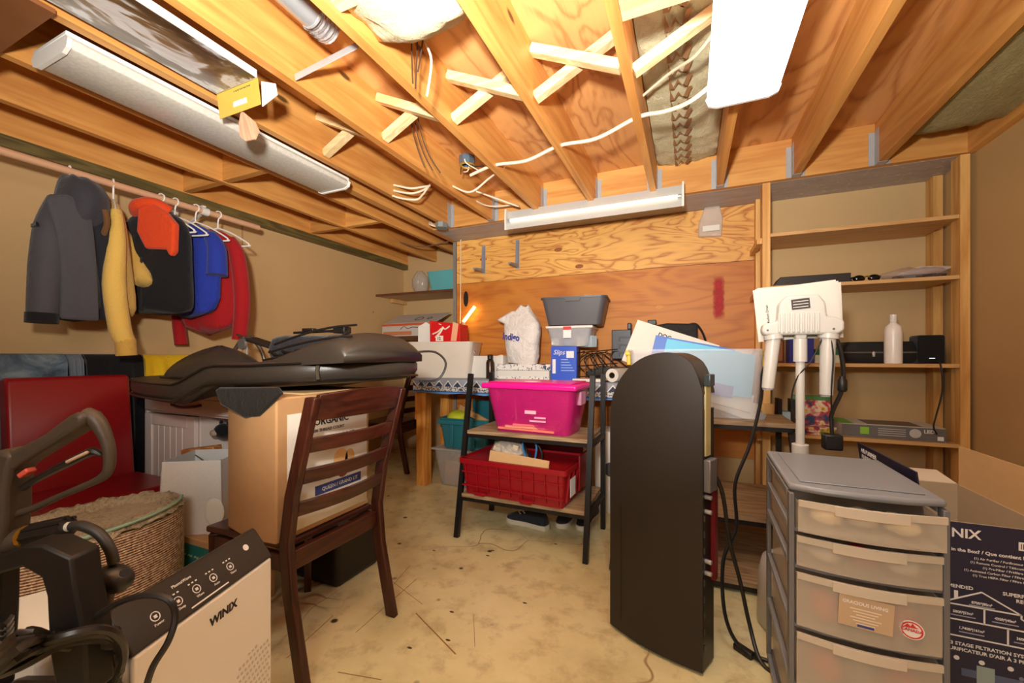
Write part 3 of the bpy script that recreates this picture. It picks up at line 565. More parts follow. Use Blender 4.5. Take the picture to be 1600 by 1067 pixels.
tag(MB().box((-2.24, 1.26, .615), (.19, .05, .025), (0, R(-8), R(14))).build('wood_trivet', wood((206, 140, 74), (160, 92, 40), 'x', key='trivet_wood', knots=False), None, bev=.004), 'small tan wooden tray poking out of the cabinet niche', 'wooden tray')
# items on floor behind: carton, lampshade
t = thing('low_carton', 'low cardboard carton with a teal printed side on the floor by the scratcher', 'carton', (-1.93, 1.15, 0))
MB().bb(-.21, -.12, 0, .21, .12, .325).build('carton_body', CBOARD, t, bev=.002); MB().bb(-.208, -.1215, .1, .2, -.1203, .3).build('printed_side', plain((32, 112, 104), .6), t)
text('~ ~ ~ ~ ~', .05, plain((150, 190, 150), .7), t, (-.12, -.1222, .24), FY, bold=.03)
t = thing('lamp_shade', 'square white fabric lampshade lying upright beside the big carton', 'lampshade', (-2.0, 1.15, .327), R(32))
SH = cloth((222, 218, 212), .8, .03, 60); 
for k in range(4):
    M = Matrix.Rotation(k * PI / 2, 4, 'Z'); MB().add([(-.125, -.125, 0), (.125, -.125, 0), (.115, -.115, .31), (-.115, -.115, .31), (-.125, -.122, 0), (.125, -.122, 0), (.115, -.112, .31), (-.115, -.112, .31)], [(0, 1, 2, 3), (7, 6, 5, 4), (0, 4, 5, 1), (3, 2, 6, 7), (0, 3, 7, 4), (1, 5, 6, 2)], M).build('shade_panel', SH, t)
fr = MB()
for k in range(4): fr.tube([(.113 * (1 if k in (0, 3) else -1), .113 * (1 if k < 2 else -1), .285), (0, 0, .27)], .0025, 6)
fr.lathe([(.018, .266), (.018, .276), (.012, .276), (.012, .266)], 14).build('wire_spider', plain((96, 90, 84), .4, .7), t)
MB().bar((.08, -.117, .05), (.1, -.13, -.02), .06, .002, (0, 1, .2)).build('paper_tag', PAPER, t); MB().ball((.09, -.122, .09), (.04, .006, .06)).build('white_pouch', PAPER, t, smooth_=True)
tag(MB().bb(-1.86, 1.42, 0, -1.5, 1.7, .3).build('dark_case', BLACK, None, bev=.02), 'dark low case on the floor behind the big carton', 'case')
# dining chair with the big carton on its seat
ESP = wood((72, 33, 23), (46, 19, 13), 'z', rough=.28, key='espresso_wood', knots=False); ESPX = wood((76, 34, 23), (46, 19, 13), 'x', rough=.28, key='espresso_rail', knots=False)
def dining_chair(label, loc, rz):
    t = thing('dining_chair', label, 'chair', loc, rz)
    prof = [(.27, 0), (.205, .3), (.19, .46), (.215, .62), (.31, .95)]
    for x in (-.212, .212):
        q = [(a + .024, z) for a, z in prof][::-1] + [(a - .022, z) for a, z in prof]
        MB().prism(q, x - .014, x + .014, 'x').build('rear_post', ESP, t, bev=.005)
        MB().tube([(x * .95, -.2, .43), (x * .95, -.205, 0)], [.026, .02], 4).build('leg', ESP, t, bev=.003)
        MB().bar((x * .96, -.19, .395), (x * .98, .17, .395), .02, .06).build('side_rail', ESP, t, bev=.003)
    MB().prism([(-.22, -.23), (.22, -.23), (.205, .168), (-.205, .168)], .432, .456, 'z').build('seat', ESPX, t, bev=.008, seg=3)
    MB().bb(-.198, .175, .365, .198, .2, .43).build('back_rail', ESPX, t, bev=.003); MB().bb(-.19, -.215, .37, .19, -.195, .43).build('front_rail', ESPX, t, bev=.003)
    for k, (z, h) in enumerate(((.915, .085), (.79, .05), (.685, .05), (.575, .05))):
        y = .19 + (z - .46) ** 1.1 * .25; rr = []
        for i in range(9):
            f = i / 8; x = -.199 + .398 * f; b = .03 * sin(PI * f); ly = .3 * .012
            rr.append([(x, y - .01 + b, z - h / 2), (x, y + .01 + b, z - h / 2), (x, y + .01 + b + h * .28, z + h / 2 + (.012 * sin(PI * f) if k == 0 else 0)), (x, y - .01 + b + h * .28, z + h / 2 + (.012 * sin(PI * f) if k == 0 else 0))])
        MB().loft(rr).build('back_slat', ESPX, t, bev=.003, smooth_=True, ang=30)
    return t
dining_chair('dark brown ladder-back chair seen from behind with the big carton on its seat', (-1.41, 1.155, 0), -PI / 2)
t = thing('bedding_carton', 'tall plain cardboard carton with a white bedding label standing on the dark chair', 'carton', (-1.41, 1.14, .457))
fp = [(.158, -.21), (.158, .215), (-.2, .215), (-.2, -.12), (-.13, -.185), (.05, -.222)]
MB().prism(fp, 0, .485, 'z').build('carton_body', CBOARD, t, bev=.006, seg=2)
MB().bb(-.19, -.1, .486, .15, .21, .492).build('top_flap', CARDL, t)
n = NT('label_paper'); LBL = n.out(n.mix(n.math('MULTIPLY', n.noise(n.coord(), 6, 2), .3), lin((238, 232, 220)), lin((216, 206, 190))), .45)
lb = MB().bb(.1585, -.17, .02, .1605, .2, .425).build('label', LBL, t)
X = .1612
for s, sz, z, y, b in (('ORGANIC', .036, .372, -.065, .02), ('400 THREAD COUNT', .0155, .347, -.07, .01), ('BIOLOGIQUE', .036, .302, -.085, .02), ('TEXTURE DE 200 FILS', .0155, .278, -.075, .01)):
    text(s, sz, INK, t, (X, y, z), FX, bold=b)
for c, r_, cl in (((.06, .225), (.036, .04), (232, 180, 118)), ((.105, .22), (.026, .036), (224, 172, 108)), ((.01, .185), (.034, .022), (176, 92, 44)), ((.07, .182), (.03, .03), (150, 72, 32))):
    MB().lathe([(.001, 0), (1, 0), (.96, .0008), (.001, .0008)], 20, (X - .0004, c[0], c[1]), Matrix.Rotation(PI / 2, 4, 'Y') @ Matrix.Diagonal((r_[1], r_[0], 1, 1))).build('cotton_print', plain(cl, .6), t)
MB().bb(X - .0005, -.06, .115, X, .165, .15).build('blue_band', plain((60, 72, 138), .6), t)
text('QUEEN / GRAND LIT', .019, PRINTW, t, (X + .0003, -.03, .126), FX, bold=.015); text('FILLS DUVET COVERS', .016, INK, t, (X, -.06, .095), FX); text('HOUSSE DE COUETTE', .016, INK, t, (X, -.06, .074), FX)
# massage cushion over carton and cabinet
t = thing('massage_cushion', 'big black leather massage seat cushion laid over the carton and white cabinet', 'cushion', (-1.85, 1.3, .9))
OUT = [(-.74, -.1), (-.68, -.19), (-.5, -.27), (-.25, -.33), (.0, -.365), (.25, -.36), (.45, -.33), (.6, -.27), (.7, -.17), (.76, -.02), (.77, .1), (.72, .22), (.5, .3), (.2, .32), (-.2, .31), (-.55, .24), (-.7, .08)]
OUTS = [(v.x, v.y) for v in smooth([Vector((a, b, 0)) for a, b in OUT + OUT[:1]], 5)[:-1]]
def zb(x): return .0 if x < .02 else .0 + .075 * min(1, (x - .02) / .2) + (.015 * max(0, (x - .4)) / .3)
def ring(s_, dz, fz=1.0): return [(a * s_ + (1 - s_) * .05, b * s_, zb(a) * fz + dz) for a, b in OUTS]
MB().loft([ring(.9, -.012), ring(.97, .0), ring(1, .03), ring(1.0, .055), ring(.985, .075), ring(.9, .083), ring(.6, .08), ring(.2, .08)]).build('pad', BLEATHER, t, smooth_=True, ang=80)
for z_, nm in ((.071, 'piping'), (.006, 'piping')):
    MB().tube([(a * 1.0, b * 1.0, zb(a) + z_) for a, b in OUTS] , .005, 6).build(nm, plain((20, 17, 15), .3), t, smooth_=True)
MB().tube([(.645, -.243, .16), (.645, -.25, .13), (.645, -.245, .1)], .007, 8, 4).build('side_tab', plain((70, 62, 52), .3), t, smooth_=True)
g = MB(); rings = []
for i in range(9):
    f = i / 8; s_ = cos(f * PI / 2) ** .7 if f < 1 else .04; rings.append([(-.26 + .27 * (1 + .0) * s_ * cos(a) * (1 + .15 * cos(a)) + .05 * f, -.06 + .17 * s_ * sin(a), .078 + .15 * f + .006 * sin(5 * a) * f) for a in [2 * PI * j / 28 for j in range(28)]])
g.loft(rings).build('calf_bolster', BLEATHER, t, smooth_=True, ang=80)
MB().tube([(-.26 + .275 * cos(a) * (1 + .15 * cos(a)), -.06 + .176 * sin(a), .085) for a in [2 * PI * j / 32 for j in range(33)]], .007, 6).build('piping', plain((20, 17, 15), .3), t, smooth_=True)
g = MB(); rings = []
for i in range(15):
    f = i / 14; x = .42 + .36 * f; hh = .02 + .085 * sin(min(1, f * 1.18) * PI / 2) * (1 - max(0, (f - .8) / .2) ** 2 * .8); y0 = -.27 + .03 * f
    rings.append([(x + .02 * sin(a), y0 + .2 + .22 * cos(a), zb(x) + .077 + hh * max(0, sin(a)) ** .6 * 1) for a in [PI * j / 14 for j in range(15)]] )
rings = [r + [(r[-1][0], r[-1][1], r[-1][2] - .012), (r[0][0], r[0][1], r[0][2] - .012)] for r in rings]
pil = g.loft(rings).build('head_pillow', BLEATHER, t, smooth_=True, ang=80)
for q in (.0, .022, .044):
    MB().tube([(.4 + .36 * f, -.275 + .05 * f + q, zb(.4 + .36 * f) + .084 + q * 1.2 + (.02 + .07 * sin(min(1, f * 1.15) * PI / 2)) * (.35 + q * 8)) for f in [k / 10 for k in range(11)]], .0045, 6, 3).build('piping', plain((26, 22, 19), .3), pil, smooth_=True)
MB().prism([(.3, .06), (.33, .01), (.46, -.03), (.53, -.02), (.64, .06), (.62, .08), (.32, .07)], -.385, -.372, 'y').build('hanging_flap', cloth((22, 20, 19), .7, .2), t, bev=.005)
t = thing('shoulder_bag', 'black nylon bag with cords lying on top of the massage cushion', 'bag', (-1.62, 1.4, 1.055), R(8))
soft(MB().bb(-.2, -.09, .0, .2, .1, .125).build('bag_body', cloth((40, 40, 46), .6, .5, 14), t, bev=.04, seg=3, smooth_=True, sub=1), .03, .09)
for q in range(4): MB().tube([(-.16 + .07 * q, -.1, .05), (-.06 + .06 * q, -.14, .03 + .012 * q), (.08 + .03 * q, -.13, .06), (.2, -.02, .12 + .01 * q), (.05, .03, .145), (-.14, .02, .14)], .006, 6, 6).build('strap', BLACK, t, smooth_=True)
MB().bb(-.03, -.05, .142, .03, -.02, .155).build('buckle', BLACKM, t, bev=.003); MB().bb(.14, -.05, .13, .2, .0, .16).build('buckle', BLACKM, t, bev=.003)
MB().box((-.28, -.02, .09), (.14, .07, .012), (.2, .3, .2)).build('flap', BLACK, t, bev=.003)
cable('cushion_cord', 'thin black power cord leaving the right end of the massage cushion', [(-1.12, 1.5, 1.1), (-1.05, 1.55, 1.1), (-1.0, 1.56, 1.05), (-1.02, 1.53, .98), (-1.1, 1.5, .97)], .005, BLACK)
t = thing('black_tray', 'glossy black tray between the cushion bolster and the nylon bag', 'tray', (-1.9, 1.46, .99), R(10))
MB().tub(.3, .18, .03, .03, .004, .03, .004).build('tray_body', plain((16, 15, 15), .12), t, smooth_=True)
# looped metal stand behind the cushion
p = at(380, 500, x=-2.4); t = thing('loop_stand', 'grey metal loop handle with wing knob standing behind the massage cushion', 'stand', (p.x, p.y, .884))
GM = plain((104, 94, 80), .4, .6); k = .0036
MB().tube([(-.1, .0, .0), (-.1, .0, .12), (-.085, .0, .22), (-.03, .02, .3), (.02, .04, .3), (.08, .06, .22), (.1, .07, .1), (.1, .07, .0)], .011, 10, 6).build('loop_handle', GM, t, smooth_=True)
MB().tube([(.0, .02, .0), (.0, .02, .26)], .006, 8).build('rod', CHROME, t, smooth_=True); MB().lathe([(.001, 0), (.035, 0), (.032, .012), (.001, .014)], 16, (0, .0, .27), Matrix.Rotation(PI / 2, 4, 'X')).build('knob', plain((130, 130, 130), .4, .5), t, smooth_=True)
MB().box((-.02, .0, .315), (.07, .02, .012), (0, .3, 0)).box((.045, .02, .305), (.04, .015, .01), (0, -.6, 0)).build('wing', GM, t, bev=.004)
# air purifier
t = thing('air_purifier', 'white tower air purifier with a dark control strip in the left foreground', 'air purifier', (-.985, .575, 0), math.atan2(.368, -.126))
MB().prism([(0, .02), (.19, .02), (.19, .52), (.056, .588), (.056, .535), (0, .535)], -.19, .19, 'x').build('body', plain((206, 202, 196), .4), t, bev=.012, seg=3, smooth_=True)
MB().bb(-.186, -.012, .03, .186, .0, .54).build('front_panel', plain((236, 232, 222), .35, var=.02), t, bev=.008, seg=3, smooth_=True)
c = MB().prism([(-.013, .543), (.035, .612), (.043, .618), (.054, .61), (.054, .536), (0, .536)], -.188, .188, 'x').build('control_panel', plain((46, 44, 42), .3), t, bev=.004)
MB().prism([(.055, .589), (.055, .6), (.19, .532), (.19, .521)], -.185, .185, 'x').build('top_cover', plain((220, 216, 210), .4), t, bev=.004)
g = MB()
for i in range(28):
    for j in range(26):
        if j > 6 + i * .55 + 2 * sin(i * .4): continue
        x, z = -.165 + i * .0122 + (j % 2) * .006, .05 + j * .0152; x = x if True else x
        g.bb(x, -.0135, z, x + .006, -.0121, z + .006)
d = g.build('vent_dots', plain((196, 188, 174), .6), t); d['kind'] = 'stuff'
text('WINIX', .026, INK, t, (.02, -.0128, .485), FY, 'CENTER', bold=.03)
SL = math.atan2(.048, .069); PYZ = lambda z, o=.0008: -.013 + (z - .543) * .6957 - o
for k, x in enumerate((-.125, -.075, -.03, .015, .065)):
    MB().lathe([(.008, 0), (.0095, 0), (.0095, .0008), (.008, .0008)], 18, (x, PYZ(.575, 0), .575), Matrix.Rotation(PI / 2 - SL, 4, 'X'), ring=True).build('touch_button', PRINTW, c)
    MB().box((x, PYZ(.575), .575), (.006, .006, .001), (PI / 2 - SL, 0, 0)).build('button_icon', PRINTW, c); 
    text(('Power', 'Sleep', 'Wave', 'Auto', 'Timer')[k], .0075, PRINTW, c, (x, PYZ(.561, .001), .561), (PI / 2 - SL, 0, 0), 'CENTER')
    for q in range(3 if k else 0): MB().box((x - .01 + q * .009, PYZ(.589), .589), (.004, .003, .001), (PI / 2 - SL, 0, 0)).build('indicator', PRINTW, c)
MB().box((-.01, PYZ(.552), .552), (.1, .003, .001), (PI / 2 - SL, 0, 0)).build('light_bar', PRINTW, c); MB().lathe([(.001, 0), (.008, 0), (.008, .0012), (.001, .0012)], 18, (.13, PYZ(.59, 0), .59), Matrix.Rotation(PI / 2 - SL, 4, 'X')).build('sensor', PRINTW, c)
text('PlasmaWave', .009, PRINTW, c, (-.05, PYZ(.598, .001), .598), (PI / 2 - SL, 0, 0), 'CENTER', bold=.01)
# ------------------------------------------------------------------ workbench and what is on and under it
def span(u0, v0, u1, v1, y):
    a, b = at(u0, v0, y=y), at(u1, v1, y=y); return a.x, b.x, min(a.z, b.z), max(a.z, b.z)
TZ = .9; LEGW = wood((226, 160, 76), (190, 116, 44), 'z', key='bench_leg_lumber')
t = thing('workbench', 'wooden workbench along the plywood wall with a blue patterned cloth on it', 'workbench', (-1.2, 3.06, 0))
MB().bb(-.92, -.23, TZ - .03, .95, .235, TZ - .004).build('bench_top', SHELFW, t); MB().bb(-.9, -.215, TZ - .12, .93, -.18, TZ - .03).build('apron', LEGW, t)
for x, y in ((-.87, -.17), (.85, -.17), (-.87, .19), (.85, .19)): MB().bb(x - .045, y - .045, 0, x + .045, y + .045, TZ - .03).build('leg', LEGW, t, bev=.003)
MB().bb(-.93, -.215, .55, -.91, -.12, TZ - .03).build('leg_cleat', LEGW, t)
# patterned cloth
n = NT('patterned_cloth'); sp = n.new('ShaderNodeSeparateXYZ', {0: n.coord()}); z_ = sp.outputs[2]; x_ = sp.outputs[0]
m1 = n.math
xx = m1('FRACT', m1('MULTIPLY', x_, 11.5)); tri = m1('SUBTRACT', 1.0, m1('ABSOLUTE', m1('MULTIPLY_ADD', xx, 2, -1)))
hh = m1('MULTIPLY_ADD', z_, 1 / .05, -(TZ - .058) / .05)
inn = m1('GREATER_THAN', m1('SUBTRACT', m1('MULTIPLY', tri, 1.0), hh), .3); mid = m1('GREATER_THAN', m1('SUBTRACT', tri, hh), .08)
body = n.mix(inn, n.mix(mid, lin((150, 158, 170)), lin((226, 226, 224))), lin((44, 58, 84)))
spk = n.noise(n.coord(), 90, 2, .5); bandc = n.ramp(spk, [(.42, (66, 76, 92)), (.52, (206, 204, 198))])
low = m1('LESS_THAN', z_, TZ - .062); hem = m1('LESS_THAN', z_, TZ - .098); hem2 = m1('LESS_THAN', z_, TZ - .108)
c_ = n.mix(low, body, bandc); c_ = n.mix(hem, c_, lin((40, 84, 150))); c_ = n.mix(hem2, c_, lin((96, 150, 214))); CLOTHP = n.out(c_, .7)
g = MB(); rings = []
for i in range(61):
    x = -2.125 + 1.9 * i / 60; w = .006 * sin(i * .9) + .004 * sin(i * 2.3)
    rings.append([(x, 3.29, TZ), (x, 3.0, TZ + .001), (x, 2.83, TZ + .001), (x, 2.817 + w * .3, TZ - .006), (x, 2.812 + w, TZ - .06), (x, 2.81 + w * 1.5, TZ - .118 + .006 * sin(i * .5)), (x, 2.816 + w * 1.5, TZ - .118 + .006 * sin(i * .5)), (x, 2.822, TZ - .01), (x, 2.84, TZ - .003), (x, 3.29, TZ - .003)])
tag(g.loft(rings).build('patterned_cloth', CLOTHP, None, smooth_=True), 'blue and white triangle-patterned cloth spread over the workbench', 'tablecloth')
B0 = TZ + .002
# white bin with its contents
p = at(697, 560, y=3.03); bx, by = p.x, 3.03
t = thing('white_bin', 'big off-white plastic bin with a round handle hole at the bench left end', 'bin', (bx, by, B0), R(14))
MB().tub(.56, .36, .3, .045, .005, .04, .006).build('bin_body', plain((214, 204, 190), .35), t, smooth_=True)
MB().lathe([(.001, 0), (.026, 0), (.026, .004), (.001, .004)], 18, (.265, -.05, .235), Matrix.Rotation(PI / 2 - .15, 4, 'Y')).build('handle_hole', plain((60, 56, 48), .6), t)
MB().lathe([(.026, 0), (.032, 0), (.032, .004), (.026, .004)], 18, (.266, -.05, .235), Matrix.Rotation(PI / 2 - .15, 4, 'Y'), ring=True).build('hole_rim', plain((230, 224, 214), .3), t)
t = thing('white_carton', 'plain white cardboard box standing up in the off-white bin', 'box', (bx - .19, by + .0, B0 + .008), R(20))
MB().prism([(-.07, -.06), (.07, -.06), (.07, .06), (-.07, .06)], 0, .43, 'z').build('box_body', PAPER, t, bev=.002); MB().prism([(-.07, .43), (0, .47), (.07, .43)], -.06, .06, 'y').build('gable_flap', PAPER, t)
t = thing('drink_carton', 'red soft drink carton with white script standing in the off-white bin', 'carton', (bx + .06, by - .02, B0 + .008), R(6))
n = NT('red_print'); REDP = n.out(n.mix(n.ramp(n.noise(n.coord(), 9, 3), [(.6, (0,) * 3), (.7, (120,) * 3)]), lin((206, 22, 26)), lin((236, 120, 90))), .4)
MB().prism([(-.15, 0), (.13, 0), (.12, .44), (-.16, .475)], -.08, .09, 'y').build('carton_body', REDP, t, bev=.003)
PW = plain((240, 226, 206), .5)
MB().tube([(-.13, -.0815, .36), (-.08, -.082, .38), (-.04, -.082, .41), (-.01, -.082, .4), (.03, -.082, .425)], .006, 5, 4).build('printed_figure', PW, t)
MB().tube([(-.1, -.0815, .33), (-.06, -.082, .37), (-.03, -.082, .42)], .01, 5, 4).build('printed_figure', PW, t); MB().tube([(-.06, -.082, .44), (-.058, -.082, .445)], .013, 8).build('printed_figure', PW, t)
MB().prism([(.04, .30), (.09, .30), (.11, .44), (.06, .46)], -.0815, -.0805, 'y').build('printed_swirl', plain((232, 170, 130), .5), t)
MB().prism([(-.1, .30), (-.03, .30), (-.03, .345), (-.1, .345)], -.0825, -.0805, 'y').build('badge', PW, t, bev=.006); text('12', .035, INK, t, (-.088, -.083, .31), FY, bold=.03)
# glowing lamp
t = thing('bar_lamp', 'glowing yellow bar lamp tilted against the plywood behind the red carton', 'lamp', (at(728, 540, y=3.2).x, 3.2, B0))
a, b = at(724, 503, y=3.22), at(742, 479, y=3.26); o0 = Vector(t.location)
MB().tube([(0, 0, .0), (0, 0, .38)], .012, 8).lathe([(.001, 0), (.06, 0), (.06, .014), (.001, .016)], 18).build('stand', BLACKM, t, smooth_=True)
MB().tube([(0, 0, .38), a - o0], .014, 8).build('socket', plain((200, 180, 150), .4), t, smooth_=True)
MB().tube([a - o0, b - o0], .014, 10).build('glowing_bar', glow((255, 206, 96), 14, 'lamp_glow'), t, smooth_=True)
t = thing('spray_can', 'small can behind the red drink carton on the bench', 'can', (at(733, 560, y=3.22).x, 3.1, B0))
MB().lathe([(.001, 0), (.03, 0), (.03, .36), (.02, .385), (.012, .39), (.012, .42), (.001, .42)], 16).build('can_body', plain((200, 160, 130), .35, .3), t, smooth_=True)
# white tray box, bottle
x0, x1, z0, z1 = span(742, 588, 792, 556, 3.12); t = thing('white_tray_box', 'low white box with loose white cords on the bench behind the dark bottle', 'box', ((x0 + x1) / 2, 3.14, B0))
MB().tub(x1 - x0, .2, z1 - B0, .005, .004, .01, .003).build('box_body', WHITE, t, smooth_=True)
MB().tube([(-.1, -.02, .12), (-.05, -.03, .175), (.0, 0, .16), (.05, -.04, .17), (.1, .0, .185), (.12, -.02, .14)], .008, 6, 6).build('loose_cord', plain((240, 226, 196), .5), t, smooth_=True)
p = at(764, 588, y=2.93); t = thing('dark_bottle', 'slim dark bronze bottle standing at the bench front edge', 'bottle', (p.x, 2.95, B0))
MB().lathe([(.001, 0), (.032, 0), (.033, .01), (.033, .13), (.026, .15), (.018, .158)], 20).build('bottle_body', plain((62, 44, 34), .25, .4), t, smooth_=True, ang=50); MB().lathe([(.018, .158), (.022, .16), (.022, .19), (.018, .194), (.001, .194)], 18).build('cap', BLACK, t, smooth_=True, ang=50)
# flower box and the shop bag
FLO = NT('floral_print'); n2_ = FLO.noise(FLO.coord(), 42, 3, .6, 1.2); FLOR = FLO.out(FLO.ramp(n2_, [(.55, (232, 228, 222)), (.6, (62, 66, 104))]), .5)
x0, x1, _, _ = span(778, 588, 862, 566, 3.0); t = thing('floral_box', 'white lidded box with a navy floral print under the shop bag', 'box', ((x0 + x1) / 2, 3.09, B0))
w = (x1 - x0) / 2; MB().bb(-w + .01, -.12, 0, w - .01, .12, .07).build('box_body', WHITE, t, bev=.003); MB().bb(-w, -.13, .071, w, .13, .118).build('lid', FLOR, t, bev=.004)
MB().bb(-w + .009, -.1215, .0, w - .011, -.1203, .022).build('floral_strip', FLOR, t)
p = at(812, 560, y=3.05); t = thing('shopping_bag', 'crumpled white plastic shop bag with purple lettering standing on the floral box', 'bag', (p.x, 3.08, B0 + .1185))
rings = []
for i, (z, w, d, sx) in enumerate(((.0, .12, .06, .01), (.05, .13, .075, .01), (.15, .135, .085, .012), (.25, .145, .085, .02), (.32, .15, .07, .02), (.38, .135, .05, -.0), (.42, .07, .035, .02), (.47, .03, .015, .03))):
    rings.append([(sx + w * (abs(cos(a)) ** .6) * (1 if cos(a) > 0 else -1) * (1 + .07 * sin(3 * a + i)), d * (abs(sin(a)) ** .6) * (1 if sin(a) > 0 else -1) * (1 + .16 * sin(4 * a + 1.7 * i)), z + .012 * sin(2 * a + i)) for a in [2 * PI * j / 28 for j in range(28)]])
BAGM = cloth((236, 230, 224), .4, .8, 12, 20, 'bag_plastic'); MB().loft(rings).build('bag_body', BAGM, t, smooth_=True, ang=45)
MB().prism([(-.2, .36), (-.1, .31), (.0, .34), (.02, .41), (-.06, .43)], -.05, .0, 'y').build('folded_corner', BAGM, t, bev=.012)
text('Indigo', .075, plain((52, 48, 140), .5), t, (-.125, -.092, .2), (PI / 2, .12, .0), bold=.03, sx=.8)
# stack: blue box, clear bin, grey bin
x0, x1, z0, z1 = span(861, 588, 900, 541, 2.96); zb1 = z1; t = thing('blue_box', 'bright blue printed box under the clear bin at the bench middle', 'box', ((x0 + x1) / 2, 3.0, B0), R(4))
w = (x1 - x0) / 2; BLUEB = plain((34, 82, 200), .4); MB().bb(-w, -.04, 0, w, .06, zb1 - B0).build('box_body', BLUEB, t, bev=.002); h = zb1 - B0
text('Slips', .05, PRINTW, t, (-w + .015, -.0412, h - .06), FY, shear=.3); MB().bb(.02, -.0415, h - .085, w - .02, -.0403, h - .035).build('white_label', PRINTW, t)
for k in range(5): MB().bb(-.02, -.0415, h * (.28 + .08 * k), .08 - .012 * k, -.0403, h * (.28 + .08 * k) + .006).build('print_line', plain((150, 180, 236), .5), t)
MB().bb(-w + .01, -.0415, h * .2, -w + .035, -.0403, h * .62).build('white_label', PRINTW, t, bev=.0005)
x0, x1, _, _ = span(856, 545, 924, 508, 3.0); t = thing('clear_bin', 'small clear plastic bin with a red-white tag between blue box and grey bin', 'bin', ((x0 + x1) / 2, 3.1, zb1 + .002), R(4)); w = x1 - x0
z2 = at(880, 509, y=3.0).z; hh_ = z2 - zb1
MB().tub(w, .3, hh_ - .02, .03, .004, .03, .003).build('bin_body', clear((206, 210, 214), .42), t, smooth_=True); MB().bb(-w / 2 - .008, -.158, hh_ - .025, w / 2 + .008, .158, hh_ - .006).build('lid', plain((226, 222, 218), .35), t, bev=.006)
MB().bb(-.04, -.158, .06, .02, -.1535, .14).build('paper_tag', PRINTW, t); MB().bb(-.04, -.1592, .12, .02, -.1582, .145).build('red_strip', plain((200, 40, 36), .5), t)
for q in range(4): MB().box((-.11 + .075 * q, -.04, .035), (.06, .16, .05 + .012 * q), (0, 0, .3 * q)).build('packet', plain(((226, 226, 220), (120, 150, 180), (230, 220, 200), (170, 190, 200))[q], .5), t, bev=.004)
t = thing('wire_rack', 'black wire rack standing under the clear bin beside the blue box', 'rack', (x1 + .0, 3.1, B0)); g = MB()
for k in range(6): g.tube([(-.16 + .06 * k, -.1, 0), (-.16 + .06 * k, -.1, .2), (-.16 + .06 * k, .1, .22)], .004, 5)
for zz in (.02, .1, .2): g.tube([(-.17, -.1, zz), (.19, -.1, zz + .03)], .004, 5)
g.build('wire_frame', BLACKM, t)['kind'] = 'stuff'
x0, x1, z0, z1 = span(848, 509, 945, 462, 3.0); t = thing('grey_bin', 'dark grey open tote bin on top of the stack against the plywood', 'bin', ((x0 + x1) / 2, 3.1, z2 + .003), R(6)); w = x1 - x0
GREYP = plain((84, 84, 88), .45); MB().tub(w, .34, z1 - z2 - .003, .04, .005, .04, .012).build('bin_body', GREYP, t, smooth_=True); MB().prism([(-.06, 0), (.06, 0), (.05, -.03), (-.05, -.03)], -.183, -.176, 'y', Matrix.Translation((0, 0, z1 - z2 - .008))).build('handle_lip', plain((70, 70, 74), .45), t)
soft(MB().ball((.1, -.03, z1 - z2 - .025), (.09, .07, .045), 14, 8).build('crumpled_paper', PAPER, t), .03, .03)
# heap, charger, paper roll
t = thing('mesh_heap', 'dark camouflage-grey mesh bag heap behind the paper roll', 'mesh bag', (at(955, 580, y=3.1).x, 3.16, B0))
soft(MB().ball((0, 0, .05), (.2, .1, .052), 22, 12).build('mesh_body', cloth((66, 62, 54), .9, 1, 16), t, smooth_=True), .04, .05)
for q in range(4): MB().tube([(-.2 + .06 * q, -.06, .06), (-.26 + .05 * q, -.04, .13 + .02 * q), (-.18 + .05 * q, .0, .2), (-.1 + .07 * q, -.02, .1)], .004, 5, 5).build('strap', BLACK, t, smooth_=True)
x0, x1, z0, z1 = span(954, 561, 985, 514, 3.1); t = thing('tool_rack', 'dark blue-grey slotted plastic rack standing on the mesh heap', 'rack', ((x0 + x1) / 2, 3.17, z0), 0)
w = (x1 - x0) / 2; RK = plain((58, 64, 74), .4); h = z1 - z0
MB().bb(-w, -.03, 0, w, .03, h).build('rack_body', RK, t, bev=.006)
for k in range(3): MB().bb(-.02, -.042, h * (.2 + .26 * k), w + .005, -.031, h * (.2 + .26 * k) + .012).bb(-.02, -.042, h * (.1 + .26 * k), -.008, -.031, h * (.2 + .26 * k)).build('slot', plain((36, 40, 46), .4), t)
MB().bb(w - .03, -.02, h, w, .02, h + .05).build('hook', RK, t, bev=.008); t.location.z = max(z0, B0 + .1)
t = thing('paper_roll', 'white paper roll lying on the bench, its open end to the viewer', 'paper roll', (at(968, 578, y=2.98).x, 2.98, B0 + .048), R(-16))
MB().lathe([(.02, -.12), (.047, -.12), (.047, .12), (.02, .12), (.02, -.12)], 24, M=Matrix.Rotation(PI / 2, 4, 'X'), cap=False).build('roll', PAPER, t, smooth_=True, ang=50)
MB().lathe([(.017, -.122), (.021, -.122), (.021, .122), (.017, .122), (.017, -.122)], 20, M=Matrix.Rotation(PI / 2, 4, 'X'), cap=False).build('core', plain((60, 44, 32), .8), t, smooth_=True, ang=50)
MB().bar((-.03, 0, -.035), (-.1, 0, -.03), .24, .0015, (0, 0, 1)).build('loose_sheet', PAPER, t)
